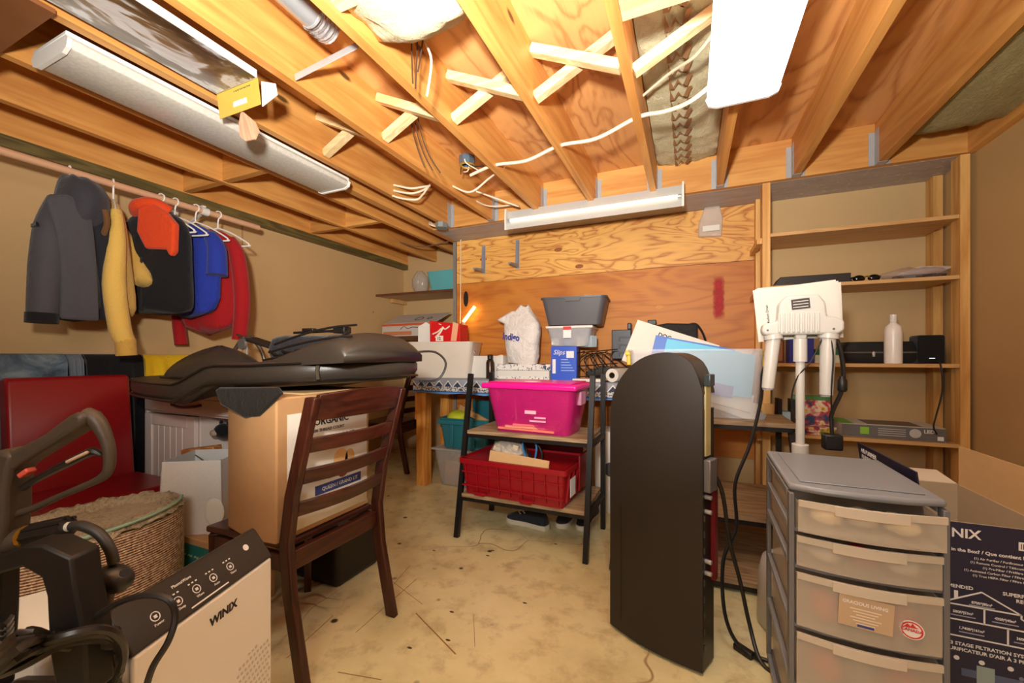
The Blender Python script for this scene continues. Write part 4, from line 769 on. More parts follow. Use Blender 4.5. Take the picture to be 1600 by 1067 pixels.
# black portfolio bag leaning on plywood
x0, x1, z0, z1 = span(996, 590, 1090, 506, 3.2); t = thing('portfolio_bag', 'black flat bag with a strap leaning on plywood behind the big tub', 'bag', ((x0 + x1) / 2, 3.2, B0)); w = (x1 - x0) / 2; h = z1 - B0
MB().prism([(-w, 0), (w, 0), (w, h), (.0, h + .01), (-w * .6, h - .01), (-w, h - .06)], -.03, .04, 'y').build('bag_body', cloth((34, 32, 32), .6, .4), t, bev=.01)
MB().box((-.1, -.02, h + .02), (.06, .03, .035)).build('clip', BLACK, t, bev=.005); MB().tube([(w - .05, .0, h), (w, -.01, h - .01), (w + .05, -.02, h - .12), (w + .06, -.02, h - .3)], .008, 6, 5).build('strap', BLACK, t, smooth_=True)
t = thing('white_remote', 'flat white card packet lying at the bench front edge near the magenta lid', 'packet', (at(905, 588, y=2.9).x + .06, 2.9, B0), R(5))
MB().bb(-.1, -.05, 0, .1, .05, .02).build('packet_body', PAPER, t, bev=.003)
# under the bench
t = thing('clear_tote', 'large clear tote full of brown papers under the bench left end', 'tote', (-1.72, 3.08, 0)); MB().tub(.52, .38, .3, .04, .004, .04, .004).build('tote_body', clear((200, 196, 190), .36), t, smooth_=True)
MB().bb(-.275, -.2, .3, .275, .2, .318).build('lid', clear((206, 206, 200), .5), t, bev=.006); MB().bb(-.18, -.13, .01, .18, .13, .1).build('contents', plain((196, 140, 100), .8, var=.2), t); MB().bb(-.17, -.14, .1, .15, .12, .21).build('contents', plain((206, 150, 104), .8, var=.2), t)
t = thing('teal_tote', 'open teal tote with yellow-green cloth on top of the clear tote', 'tote', (-1.7, 3.06, .32)); TEAL = plain((38, 110, 122), .4)
MB().tub(.46, .32, .25, .03, .005, .03, .008).build('tote_body', TEAL, t, smooth_=True); MB().bb(-.235, -.172, .2, .235, -.164, .235).build('rim_band', TEAL, t, bev=.003)
for x in (-.1, .1): MB().bb(x - .012, -.166, .02, x + .012, -.148, .2).build('rib', TEAL, t, bev=.003)
soft(MB().ball((-.13, -.03, .24), (.09, .09, .06), 16, 10).build('green_cloth', plain((196, 208, 40), .8), t, smooth_=True), .03, .05)
MB().box((.0, .03, .26), (.3, .02, .05), (0, R(24), 0)).build('wood_strip', SHELFW, t); MB().box((.1, .12, .27), (.3, .02, .22), (R(12), 0, 0)).build('lid_flap', TEAL, t, bev=.004)
t = thing('paper_carton', 'white carton standing on the floor behind the right rear shelf post', 'carton', (-.5, 2.98, 0)); MB().bb(-.11, -.12, 0, .1, .12, .56).build('carton_body', PAPER, t, bev=.003); MB().lathe([(.001, 0), (.05, 0), (.05, .001), (.001, .001)], 20, (0, -.1205, .3), Matrix.Rotation(PI / 2, 4, 'X')).build('printed_spot', plain((70, 70, 76), .6), t)
# alcove shelves
for nm, z in (('upper', 1.745), ('lower', 1.29)):
    t = thing('alcove_shelf', nm + ' shelf board across the corner alcove left of the plywood', 'shelf', (-2.57, 3.68, z)); MB().bb(-.528, -.22, -.018, .53, .248, 0).build('board', plain((196, 164, 124), .6), t); MB().bb(-.528, -.226, -.022, .53, -.2205, .001).build('edge', plain((96, 56, 34), .6), t)
    for s in (-.5, .5): MB().bb(s - .02, .0, -.06, s + .02, .24, -.0185).build('cleat', SHELFW, t)
t = thing('teal_basket', 'light teal plastic tub on the upper alcove shelf', 'tub', (-2.3, 3.64, 1.747)); MB().tub(.36, .28, .2, .03, .005, .03, .006).build('tub_body', plain((92, 170, 176), .4), t, smooth_=True)
for s in (-1, 1): MB().bb(s * .17 - .02, -.06, .15, s * .17 + .02, .06, .19).build('handle', plain((78, 150, 158), .4), t, bev=.004)
t = thing('plastic_bag', 'clear plastic bag slumped beside the light teal tub in the alcove', 'bag', (-2.68, 3.68, 1.747)); soft(MB().ball((0, 0, .13), (.1, .07, .13), 18, 10).build('bag_body', clear((210, 200, 190), .4, .2), t, smooth_=True), .04, .04)
t = thing('open_box', 'open flat white and orange box with its lid tilted up in the lower alcove', 'box', (-2.66, 3.6, 1.292), R(-4))
GW = plain((206, 198, 190), .6); OR_ = plain((214, 92, 44), .6)
MB().tub(.72, .3, .13, .0, .004, .004, 0).build('box_body', GW, t); MB().bb(-.362, -.153, .108, .362, -.1512, .13).build('orange_band', OR_, t); MB().bb(-.34, -.153, .012, .05, -.1512, .05).build('orange_patch', plain((206, 130, 88), .6), t)
MB().tube([(-.1, -.152, .07), (-.05, -.152, .1), (.0, -.152, .075), (.06, -.152, .09), (.2, -.152, .08), (.34, -.152, .085)], .003, 5, 4).build('printed_line', INK, t); 
l = MB().bar((0, -.14, .135), (0, .12, .25), .7, .005, (0, 0, 1)).build('lid', GW, t)
for k, r_ in enumerate((.05, .03)): MB().lathe([(r_ - .008, 0), (r_, 0), (r_, .002), (r_ - .008, .002)], 20, (.05 + .14 * k, -.03, .187), Matrix.Rotation(math.atan2(.115, .26), 4, 'X'), ring=True).build('printed_ring', INK, l)
dining_chair('second dark ladder-back chair, half hidden in the corner beyond the cushion', (-2.68, 3.25, 0), -PI / 2 + .12)
# plywood wall bits
for nm, u, v0, v1 in (('left', 755, 385, 426), ('right', 808, 376, 418)):
    p, q = at(u, v0, y=3.29), at(u, v1, y=3.29); t = thing('shelf_bracket', nm + ' of the two grey shelf brackets screwed to the plywood', 'bracket', (q.x, YB - .018, q.z)); h = p.z - q.z
    MB().prism([(-.0015, 0), (-.18, .0), (-.18, .012), (-.03, .03), (-.012, h), (-.0015, h)], -.012, .012, 'x').build('arm', plain((134, 136, 148), .5, .1), t); MB().bb(-.018, -.002, -.01, .018, -.0005, h + .01).build('wall_plate', plain((150, 152, 162), .5, .1), t)
p = at(1112, 343, y=3.29); t = thing('hanging_packet', 'crinkled clear plastic packet tacked at the plywood top right', 'packet', (p.x, YB - .02, p.z))
soft(MB().prism([(-.09, -.12), (.06, -.13), (.07, .0), (.04, .14), (-.03, .14), (-.08, -.02)], -.035, -.004, 'y').build('packet_film', clear((226, 216, 206), .4, .15), t, bev=.008), .02, .03); MB().bb(-.06, -.042, -.09, .05, -.038, -.05).build('white_slip', PAPER, t)
# ------------------------------------------------------------------ ladder shelf with totes
def ladder(label, x0, x1, yb, yf, ytop, ztop, shelves, loc):
    t = thing('ladder_shelf', label, 'shelf unit', (loc[0], loc[1], 0)); lx, ly = loc
    for x in (x0, x1):
        MB().bar((x - lx, yf - ly, 0), (x - lx, ytop - ly, ztop), .028, .028, (0, 1, 0)).build('front_post', BLACKM, t); MB().bb(x - .014 - lx, yb - .028 - ly, 0, x + .014 - lx, yb - ly, ztop + .0).build('rear_post', BLACKM, t)
        for z in shelves:
            f = yf + (ytop - yf) * (z - .03) / ztop; MB().bb(x - .012 - lx, f + .014 - ly, z - .05, x + .012 - lx, yb - .029 - ly, z - .025).build('side_rail', BLACKM, t)
    for z in shelves:
        f = yf + (ytop - yf) * z / ztop
        MB().bb(x0 + .0145 - lx, f - .012 - ly, z - .022, x1 - .0145 - lx, yb - ly, z).build('shelf_board', GREYOAK, t, bev=.002); MB().bb(x0 + .0145 - lx, f - .006 - ly, z - .045, x1 - .0145 - lx, f + .012 - ly, z - .0225).build('front_rail', BLACKM, t)
    return t
ladder('black metal shelf with oak boards holding the magenta tote and red crate', -1.28, -.5, 2.6, 2.115, 2.29, .97, (.255, .625), (-.89, 2.36))
t = thing('magenta_tote', 'translucent magenta tote with a bright pink lid on the black metal shelf', 'tote', (-.86, 2.39, .626), R(-2))
MB().tub(.56, .35, .265, .045, .004, .045, .004).build('tote_body', clear((214, 40, 128), .52, .2, 'pink_plastic'), t, smooth_=True); PK = plain((240, 22, 146), .3, var=.02)
MB().bb(-.3, -.195, .262, .3, .195, .295).build('lid', PK, t, bev=.012, seg=3, smooth_=True); MB().bb(-.26, -.155, .2955, .26, .155, .303).build('lid_panel', PK, t, bev=.004); MB().bb(-.05, -.1, .3035, .03, -.03, .305).build('lid_sticker', PRINTW, t)
for s in (-1, 1): MB().bb(s * .27 - .016, -.05, .17, s * .27 + .016, .05, .25).build('latch', clear((240, 170, 200), .6, .2), t, bev=.006)
MB().bb(-.02, -.166, .12, .05, -.161, .14).build('maker_label', plain((240, 180, 200), .6), t)
for k in range(2): MB().bb(.01 + .03 * k, -.1655, .075 + .02 * k, .11, -.161, .085 + .02 * k).build('label_line', plain((240, 170, 200), .6), t)
for k in range(3): MB().box((-.03 + .02 * k, -.04, .02 + .014 * k), (.36 - .05 * k, .2, .012), (0, .01, R(5 * k))).build('folder', plain(((236, 130, 110), (240, 150, 130), (230, 110, 120))[k], .6), t)
RC = plain((150, 16, 28), .35); t = thing('red_crate', 'red ribbed attached-lid crate on the bottom board of the black metal shelf', 'crate', (-.93, 2.34, .256), R(-3)); W_, D_, H_ = .66, .42, .215
MB().tub(W_, D_, H_, .02, .006, .02, .0).build('crate_body', RC, t, smooth_=True); MB().tub(W_ + .024, D_ + .024, .03, .0, .017, .02, 0, H_ - .03).build('rim', RC, t, smooth_=True)
for k in range(9):
    x = -.29 + .0725 * k; MB().bar((x, -D_ / 2 + .012, .02), (x, -D_ / 2 - .006, H_ - .03), .006, .012, (0, 1, 0)).build('rib', RC, t)
for k in range(5): y = -.15 + .075 * k; MB().bar((W_ / 2 - .012, y, .02), (W_ / 2 + .006, y, H_ - .03), .012, .006, (0, 1, 0)).build('rib', RC, t)
for z in (.05, .13): MB().bb(-W_ / 2 + .01, -D_ / 2 - .002, z, W_ / 2 - .01, -D_ / 2 + .012, z + .008).build('band', RC, t)
for x in (-.2, .1): MB().prism([(x - .05, .02), (x + .05, .02), (x + .03, -.0), (x - .03, -.0)], -D_ / 2 - .002, -D_ / 2 + .018, 'y').build('latch', RC, t)
MB().prism([(D_ / 2 + .012, H_), (D_ / 2 + .02, H_), (D_ / 2 + .13, -.02 + .02), (D_ / 2 + .122, .0)], .0, .32, 'x').build('lid_flap', RC, t, bev=.002) if 0 else None
MB().bb(W_ / 2 + .014, -.02, .06, W_ / 2 + .026, D_ / 2 + .01, H_ + .04).build('lid_flap', plain((120, 14, 24), .35), t, bev=.003); MB().bb(-.3, D_ / 2 + .014, .1, .3, D_ / 2 + .024, H_ + .09).build('lid_flap', plain((120, 14, 24), .35), t, bev=.003)
MB().bb(W_ / 2 + .0065, -.14, .05, W_ / 2 + .0085, -.05, .15).build('barcode_label', PRINTW, t)
t = thing('bag_of_blocks', 'clear bag of white pieces in the red crate', 'bag', (-1.03, 2.33, .27)); soft(MB().ball((0, 0, .17), (.13, .1, .14), 20, 12).build('bag_film', clear((226, 216, 206), .35, .15), t, smooth_=True), .05, .06)
for k in range(22): MB().box((rnd(-.07, .07), rnd(-.06, .05), rnd(.12, .26)), (rnd(.03, .05),) * 3, (rnd(0, 3), rnd(0, 3), rnd(0, 3))).build('white_piece', plain((222, 204, 176), .6), t, bev=.006)
tag(MB().bar((-1.1, 2.19, .46), (-.72, 2.16, .44), .008, .12, (0, .2, 1)).build('cardboard_sheet', CARDL, None), 'tan cardboard sheet standing in the front of the red crate', 'cardboard')
cable('charging_cable', 'looped light blue cord rising from the red crate', [(-.9, 2.3, .45), (-.93, 2.3, .55), (-.88, 2.3, .6), (-.84, 2.3, .54), (-.86, 2.3, .42)], .006, plain((56, 140, 200), .4))
cable('charging_cable', 'black cord loop in the red crate behind the blue cord', [(-.86, 2.34, .42), (-.95, 2.34, .56), (-.9, 2.35, .6), (-.82, 2.34, .5), (-.84, 2.34, .4)], .008, BLACK)
SOLE = plain((226, 216, 196), .6)
def shoe(label, x, y, rz):
    t = thing('sneaker', label, 'shoe', (x, y, 0), rz, 'shoes under the black metal shelf'); SP = [(-.145, .035), (-.1, .04), (0, .036), (.08, .046), (.13, .036), (.152, 0), (.13, -.034), (.07, -.046), (0, -.034), (-.1, -.036), (-.145, -.03), (-.155, 0)]
    sp2 = [(v.x, v.y) for v in smooth([Vector((a, b, 0)) for a, b in SP + SP[:1]], 3)[:-1]]
    MB().loft([[(a, b, .001) for a, b in sp2], [(a * 1.02, b * 1.02, .014) for a, b in sp2], [(a, b, .03) for a, b in sp2]]).build('sole', SOLE, t, smooth_=True)
    zt = lambda a: .1 if a < -.05 else .1 - (a + .05) * .25
    MB().loft([[(a * .97, b * .96, .031) for a, b in sp2], [(a * .93, b * .85, .03 + (zt(a) - .03) * .6) for a, b in sp2], [(a * .72 - .02, b * .5, zt(a * .72 - .02)) for a, b in sp2]]).build('upper', cloth((46, 46, 56), .8, .3), t, smooth_=True, ang=70)
    MB().tube([(.0, -.03, .08), (.03, .0, .088), (.0, .03, .085)], .004, 5, 3).tube([(.03, -.03, .07), (.06, .0, .078), (.03, .03, .075)], .004, 5, 3).build('laces', SOLE, t, smooth_=True)
shoe('dark sneaker seen side-on on the floor under the black metal shelf', -.96, 2.45, R(172)); shoe('left of two shoes with white toes under the shelf right corner', -.73, 2.62, R(-100)); shoe('right of two shoes with white toes under the shelf right corner', -.61, 2.64, R(-96))
# ------------------------------------------------------------------ bookcase on the right
t = thing('bookcase', 'built-in open bookcase of pine studs and shelf boards at the right', 'bookcase', (.88, 3.12, 0)); bx, by = .88, 3.12
for x0, x1, y0, y1 in ((.412, .455, 2.945, 3.034), (1.318, 1.358, 2.945, 3.034), (.412, .452, 3.228, 3.317), (1.326, 1.37, 3.228, 3.317)): MB().bb(x0 - bx, y0 - by, 0, x1 - bx, y1 - by, ZJ - .002).build('post', STUD, t, bev=.002)
for z in (1.837, 1.514, 1.04, .612, .18):
    MB().bb(.456 - bx, 2.948 - by, z - .02, 1.3165 - bx, 3.315 - by, z).build('shelf_board', SHELFW, t)
    MB().bb(.385 - bx, 2.96 - by, z - .055, .4115 - bx, 3.3 - by, z - .02).build('cleat', STUD, t)
MB().bb(.36 - bx, 2.93 - by, .68, .47 - bx, 2.944 - by, .79).build('cleat', STUD, t)
S4, S5, S3 = 1.041, .613, 1.515
x0, x1, _, _ = span(1208, 440, 1328, 425, 3.0); t = thing('flat_case', 'long flat black case with a slanted end on the second bookcase shelf', 'case', ((x0 + x1) / 2, 3.04, S3)); w = (x1 - x0) / 2
MB().prism([(-w, 0), (w, 0), (w, .055), (-w + .035, .055)], -.06, .08, 'y').build('case_body', plain((34, 26, 24), .5), t, bev=.003)
x0, x1, _, _ = span(1332, 440, 1376, 425, 3.02); t = thing('sunglasses', 'black sunglasses with rounded lenses between flat case and plastic bag', 'sunglasses', ((x0 + x1) / 2, 3.02, S3))
for s in (-1, 1): MB().ball((s * .035, 0, .022), (.03, .014, .021), 14, 8).build('lens', plain((14, 13, 14), .08), t, smooth_=True); MB().tube([(s * .062, 0, .03), (s * .066, .05, .028), (s * .03, .08, .01)], .006, 6, 4).build('temple', BLACK, t, smooth_=True)
MB().tube([(-.012, -.005, .028), (0, -.008, .033), (.012, -.005, .028)], .005, 6).build('bridge', plain((170, 130, 60), .3, .6), t, smooth_=True)
x0, x1, _, _ = span(1380, 437, 1486, 420, 3.03); t = thing('cable_bag', 'crinkled clear plastic bag with dark hardware on the second bookcase shelf', 'bag', ((x0 + x1) / 2, 3.06, S3)); w = (x1 - x0) / 2
soft(MB().ball((0, 0, .035), (w, .09, .034), 24, 10).build('bag_film', clear((196, 180, 176), .38, .12), t, smooth_=True), .035, .05)
for q in range(5): MB().box((-.06 + .045 * q, rnd(-.03, .03), .02), (.03, .05, .025), (0, 0, rnd(0, 3))).build('hardware', BLACK, t, bev=.003)
soft(MB().prism([(-.1, .03), (.02, .075), (.16, .062), (.1, .03)], -.03, -.024, 'y').build('film_flap', clear((210, 196, 190), .5, .12), t), .01, .03)
# shelf at eye level
x0, x1, _, z1 = span(1205, 567, 1216, 530, 3.0); t = thing('picture_frame', 'small brown patterned frame at the left end of the eye-level shelf', 'frame', ((x0 + x1) / 2 + .02, 3.03, S4)); MB().bb(-.035, -.008, 0, .035, .008, z1 - S4).build('frame', plain((104, 58, 34), .5, var=.3), t, bev=.003); MB().bb(-.025, -.0095, .012, .025, -.0085, z1 - S4 - .012).build('picture', plain((168, 120, 84), .6, var=.4), t)
x0, x1, _, z1 = span(1233, 567, 1272, 528, 3.0); t = thing('indigo_box', 'blue box on the eye-level shelf behind the white pole device', 'box', ((x0 + x1) / 2, 3.05, S4)); w = (x1 - x0) / 2
MB().bb(-w, -.05, 0, w, .05, z1 - S4).build('box_body', plain((48, 62, 176), .45), t, bev=.002); MB().bb(-.03, -.0515, .02, .03, -.0503, .035).build('print_line', PRINTW, t)
x0, x1, _, z1 = span(1273, 567, 1316, 545, 3.0); t = thing('green_white_box', 'small green-topped white box beside the zipped black case', 'box', ((x0 + x1) / 2, 3.04, S4)); w = (x1 - x0) / 2
MB().bb(-w, -.05, 0, w, .05, .048).build('box_body', plain((206, 214, 196), .5), t, bev=.002); MB().bb(-w, -.05, .0485, w, .05, z1 - S4).build('green_lid', plain((32, 110, 66), .5), t, bev=.002); text('Aloe', .03, plain((70, 120, 90), .5), t, (-.04, -.0512, .012), FY)
x0, x1, _, z1 = span(1314, 567, 1442, 533, 3.02); t = thing('zip_case', 'black hard zip case lying on the eye-level shelf behind the bottle', 'case', ((x0 + x1) / 2, 3.1, S4)); w = (x1 - x0) / 2; h = z1 - S4
ring_ = lambda s_, z: [(w * s_ * (abs(cos(a)) ** .35) * (1 if cos(a) > 0 else -1), .1 * s_ * (abs(sin(a)) ** .35) * (1 if sin(a) > 0 else -1), z) for a in [2 * PI * j / 40 for j in range(40)]]
MB().loft([ring_(.88, 0), ring_(1, .03), ring_(1, h * .45), ring_(1, h * .6), ring_(.86, h), ]).build('case_body', cloth((26, 24, 24), .6, .1), t, smooth_=True, ang=60)
MB().tube(ring_(1.005, h * .5), .004, 6).build('zipper', plain((150, 150, 150), .3, .8), t, smooth_=True); MB().box((-.04, -.106, h * .5 - .01), (.012, .006, .03)).build('zip_pull', CHROME, t, bev=.002)
x0, x1, _, z1 = span(1383, 567, 1411, 491, 2.97); t = thing('lotion_bottle', 'tall white lotion bottle standing in front of the black zip case', 'bottle', ((x0 + x1) / 2, 2.98, S4)); w = (x1 - x0) / 2; h = z1 - S4
MB().lathe([(.001, 0), (w, 0), (w * 1.02, .006), (w * 1.02, h * .66), (w * .9, h * .76), (w * .45, h * .82), (w * .4, h * .84)], 26).build('bottle_body', plain((236, 230, 222), .3), t, smooth_=True, ang=50); MB().lathe([(w * .4, h * .842), (w * .42, h * .845), (w * .42, h), (.001, h)], 20).build('cap', WHITEG, t, smooth_=True, ang=50)
x0, x1, _, z1 = span(1434, 567, 1477, 523, 3.0); t = thing('smart_speaker', 'black cube speaker with a small light on the eye-level shelf right end', 'speaker', ((x0 + x1) / 2, 3.05, S4)); w = (x1 - x0) / 2
MB().bb(-w, -w, 0, w, w, z1 - S4).build('speaker_body', cloth((20, 19, 19), .8, .1), t, bev=.012, seg=3, smooth_=True); MB().bb(-.012, -w - .001, .028, .012, -w + .001, .031).build('indicator', glow((230, 240, 255), 2, 'indicator'), t)
cable('speaker_cord', 'thin black cord hanging from the cube speaker in front of the shelves', [(x0 + .07, 2.99, S4 + .01), (x0 + .07, 2.94, S4 - .005), (x0 + .075, 2.935, .9), (x0 + .05, 2.935, .76), (x0 + .04, 2.935, .7), (x0 + .06, 2.95, .66)], .004, BLACK)
# lower shelf
t = thing('game_box', 'colourful printed box standing on the lower bookcase shelf by the pole', 'box', (at(1268, 650, y=3.1).x, 3.12, S5), R(-4)); n = NT('bright_print'); GP = n.out(n.ramp(n.noise(n.coord(), 16, 2), [(.38, (40, 70, 110)), (.46, (196, 52, 44)), (.54, (226, 214, 196)), (.6, (232, 176, 40)), (.68, (60, 120, 60))]), .4)
MB().bb(-.1, -.03, 0, .1, .03, .22).build('box_body', GP, t, bev=.002); MB().bb(-.1, -.0305, .195, .1, .0305, .2205).build('green_edge', plain((70, 120, 60), .5), t)
t = thing('magazine_pile', 'small stack of colourful leaflets lying before the game box', 'leaflets', (at(1275, 672, y=3.0).x, 3.0, S5), R(10))
for k in range(3): MB().box((.005 * k, 0, .008 + .016 * k), (.16, .08, .014), (0, 0, .1 * k)).build('leaflet', GP, t)
t = thing('bookend', 'pair of black metal bookends at the left of the lower bookcase shelf', 'bookends', (at(1228, 640, y=3.05).x, 3.08, S5)); 
for x in (-.035, .035): MB().bb(x - .012, -.05, 0, x + .012, .05, .2).build('upright', BLACKM, t, bev=.002)
MB().bb(-.022, -.045, .0, .022, .045, .12).build('card', plain((150, 170, 176), .5), t)
x0, x1, _, _ = span(1318, 690, 1479, 670, 2.98); t = thing('led_panel_box', 'flat grey and green printed lighting carton on the lower bookcase shelf', 'carton', ((x0 + x1) / 2, 3.1, S5), R(-3)); w = (x1 - x0) / 2
MB().bb(-w, -.12, 0, w, .13, .075).build('carton_body', plain((206, 206, 200), .5), t, bev=.002); MB().bb(-w, -.1215, .002, w, -.1203, .073).build('printed_side', plain((104, 102, 102), .5), t); MB().bb(-w - .0005, -.12, .0752, -w + .06, .13, .0765).build('green_corner', plain((110, 180, 50), .5), t); MB().bb(-.1, -.09, .0752, .14, .1, .0762).build('printed_panel', plain((80, 64, 50), .4), t)
MB().bb(-.14, -.1225, .02, -.1, -.1216, .06).build('green_square', plain((140, 200, 60), .5), t); MB().lathe([(.001, 0), (.025, 0), (.025, .001), (.001, .001)], 18, (.1, -.1217, .04), Matrix.Rotation(PI / 2, 4, 'X')).build('printed_disc', plain((190, 190, 190), .5), t)
text('LED', .03, PRINTW, t, (.15, -.122, .01), (PI / 2, -PI / 2, 0), bold=.02) if 0 else text('LED', .026, PRINTW, t, (.135, -.1222, .045), FY, bold=.02)
MB().bb(w - .035, -.1225, .008, w - .01, -.1216, .03).build('code_patch', PRINTW, t)
for k in range(4): MB().bb(-.06, -.1225, .018 + .012 * k, .06, -.1216, .022 + .012 * k).build('print_line', plain((180, 180, 180), .6), t)
# ------------------------------------------------------------------ black desk shelf with the big white tub
ladder('black metal desk shelf with oak boards under the frosted white tub', -.36, .48, 2.86, 2.1, 2.52, .76, (.06, .31), (.06, 2.5))
t = bpy.data.objects['ladder_shelf.001']; MB().bb(-.44, -.02, .712, .44, .37, .735).build('desk_top', GREYOAK, t, bev=.002); MB().bb(-.42, -.015, .69, .42, .005, .7115).build('front_rail', BLACKM, t)
for o in [c for c in t.children if c.name.startswith(('front_post', 'rear_post'))]: o.scale.z = .92
FR = NT('frosted_plastic'); FR.out(lin((224, 226, 230)), .35); FR.b.inputs['Alpha'].default_value = .3; FROST = FR.m
t = thing('frosted_tub', 'large frosted white storage tub with yellow handles full of papers and folders', 'tub', (.015, 2.73, .737)); MB().tub(.7, .4, .385, .03, .004, .03, .01).build('tub_body', FROST, t, smooth_=True)
for s in (-1, 1): MB().bb(s * .362 - .012, -.12, .29, s * .362 + .012, -.03, .375).bb(s * .362 - .02, -.13, .35, s * .362 + .016, -.02, .38).build('handle', plain((232, 196, 30), .4), t, bev=.005)
def sheet(name, label, c, d, rot, m, cat='paper'):
    return tag(MB().box((0, 0, 0), d).build(name, m, None, bev=.001), label, cat), c, rot
def leaf(name, label, loc, d, rot, m, cat='paper'):
    o = tag(MB().box((0, 0, 0), d).build(name, m, None), label, cat); o.location = loc; o.rotation_euler = rot; return o
LB = plain((96, 190, 226), .5, var=.02)
leaf('blue_folder', 'light blue folder standing inside the frosted tub', (.14, 2.58, .99), (.36, .006, .24), (R(-3), R(6), 0), LB, 'folder')
leaf('blue_folder', 'dark blue folder with pale window sticking out above the frosted tub', (-.0, 2.66, 1.06), (.44, .006, .22), (R(-8), R(12), 0), plain((26, 96, 190), .4), 'folder')
leaf('blue_folder', 'pale blue sheet in front of the dark blue folder atop the tub', (.05, 2.65, 1.06), (.4, .003, .18), (R(-8), R(12), 0), LB, 'folder')
o = leaf('white_envelope', 'big white printed envelope sticking up at the left of the frosted tub', (-.12, 2.72, 1.1), (.5, .008, .28), (R(-8), R(20), 0), PAPER, 'envelope')
text('DOC', .035, INK, o, (-.1, -.0052, .08), FY, bold=.03)
for k in range(3): leaf('loose_papers', ('uppermost', 'middle', 'lowest')[k] + ' bundle of loose white papers in the bottom of the frosted tub', (.14 + .03 * k, 2.6, .86 - .035 * k), (.36, .012, .1), (R(-20 + 8 * k), R(14 + 5 * k), 0), (PAPER, PAPER, plain((130, 130, 132), .6))[k])
leaf('blue_pamphlet', 'dark blue pamphlet under the light blue folder in the frosted tub', (.12, 2.57, .9), (.2, .004, .07), (R(-10), R(10), 0), plain((56, 92, 170), .5), 'pamphlet')
# ------------------------------------------------------------------ tall black cabinet
BF = NT('black_powder_coat'); nb = BF.noise(BF.coord(), 300, 2); BF.bump(nb, .1, .002); BF.b.inputs['Specular IOR Level'].default_value = .35; BCOAT = BF.out(BF.mix(nb, lin((34, 29, 25)), lin((50, 43, 37))), .5)
A, B = Vector((-.295, 1.655)), Vector((.035, 1.513)); ang = math.atan2(B.y - A.y, B.x - A.x)
t = thing('black_cabinet', 'tall black metal cabinet standing on end with a rounded top, beside the drawer cart', 'cabinet', (A.x, A.y, 0), ang); L = (B - A).length
def topz(f): # left shoulder low, apex towards the right, rounded right shoulder
    return .86 + .235 * (1 - (1 - min(1, f / .68)) ** 2) ** .6 if f < .68 else 1.095 - .075 * ((f - .68) / .32) ** 2 - .06 * max(0, (f - .88) / .12) ** 2
def bow(f): return -.035 * sin(PI * (.12 + .8 * f)) + .018
N = 28; fr_ = [(L * i / N, bow(i / N), topz(i / N)) for i in range(N + 1)]
g = MB(); rings = [[(x, y, .012), (x, y, z), (x, y + .012, z), (x, y + .012, .012)] for x, y, z in fr_]; g.loft(rings).build('front_shell', BCOAT, t, smooth_=True, ang=40)
bk = [(L * i / N, topz(i / N)) for i in range(N + 1)]
MB().loft([[(x, bow(x / L) + .013, z - .001), (x, .115, z - .001), (x, .115, z - .008), (x, bow(x / L) + .013, z - .008)] for x, z in bk]).build('top_band', plain((58, 50, 44), .45, .2), t, smooth_=True, ang=40)
MB().bb(-.004, .02, .012, .004, .115, .855).build('side_return', BCOAT, t); MB().bb(.01, .10, .012, L - .01, .115, .86).build('back_panel', BCOAT, t)
MB().bb(L - .012, .014, .012, L - .002, .112, .9).build('edge_frame', plain((26, 24, 22), .4, .3), t)
MB().bb(.055, bow(.16) - .0012, .06, .0565, bow(.16) + .001, .5).build('seam', BLACK, t)
YL = plain((176, 160, 110), .5, var=.3); MB().bb(L - .0015, .03, .74, L + .004, .07, .98).build('circuit_strip', YL, t)
MB().bb(L - .0015, .02, .98, L + .022, .06, 1.02).build('top_hinge', plain((70, 80, 84), .35, .6), t, bev=.003); MB().bb(L - .0015, .02, .62, L + .022, .08, .73).build('bracket', plain((130, 130, 132), .4, .6), t, bev=.003)
MB().bb(L - .0015, .085, .3, L + .012, .112, .72).build('red_rail', plain((110, 20, 24), .4), t)
for z in (.34, .38, .55, .6): MB().lathe([(.001, 0), (.008, 0), (.008, .02), (.001, .022)], 12, (L - .002, .04, z), Matrix.Rotation(PI / 2, 4, 'Y')).build('screw', CHROME, t, smooth_=True)
for k in range(9): MB().bb(L - .002, .02, .08 + .055 * k, L + .003, .028, .1 + .055 * k).build('clip', plain((90, 88, 84), .4, .6), t)
for x in (.04, L - .05): MB().lathe([(.001, 0), (.014, 0), (.014, .0115), (.001, .0115)], 12, (x, .03, 0)).build('foot', BLACK, t)
cable('power_cord', 'black cord dropping from the cabinet edge and looping to the floor', [(.045, 1.57, .72), (.1, 1.6, .62), (.13, 1.66, .42), (.17, 1.72, .25), (.2, 1.72, .1), (.23, 1.66, .01), (.3, 1.6, .008)], .007, BLACK)
cable('long_cord', 'long black cord hanging from the white pole device down behind the tub', [(.31, 1.93, 1.08), (.275, 1.95, 1.02), (.27, 1.97, .9), (.23, 1.95, .72), (.17, 1.9, .56), (.17, 1.86, .4), (.12, 1.8, .28), (.12, 1.72, .12), (.17, 1.7, .02), (.26, 1.68, .008)], .007, BLACK)
t = thing('cord_adapter', 'small black power brick lying on the floor cord by the cart', 'adapter', (.18, 1.7, .0), R(-40)); MB().bb(-.035, -.014, 0, .035, .014, .024).build('brick', BLACK, t, bev=.005); MB().tube([(.035, 0, .012), (.06, 0, .012)], .005, 6).build('strain_relief', BLACK, t)
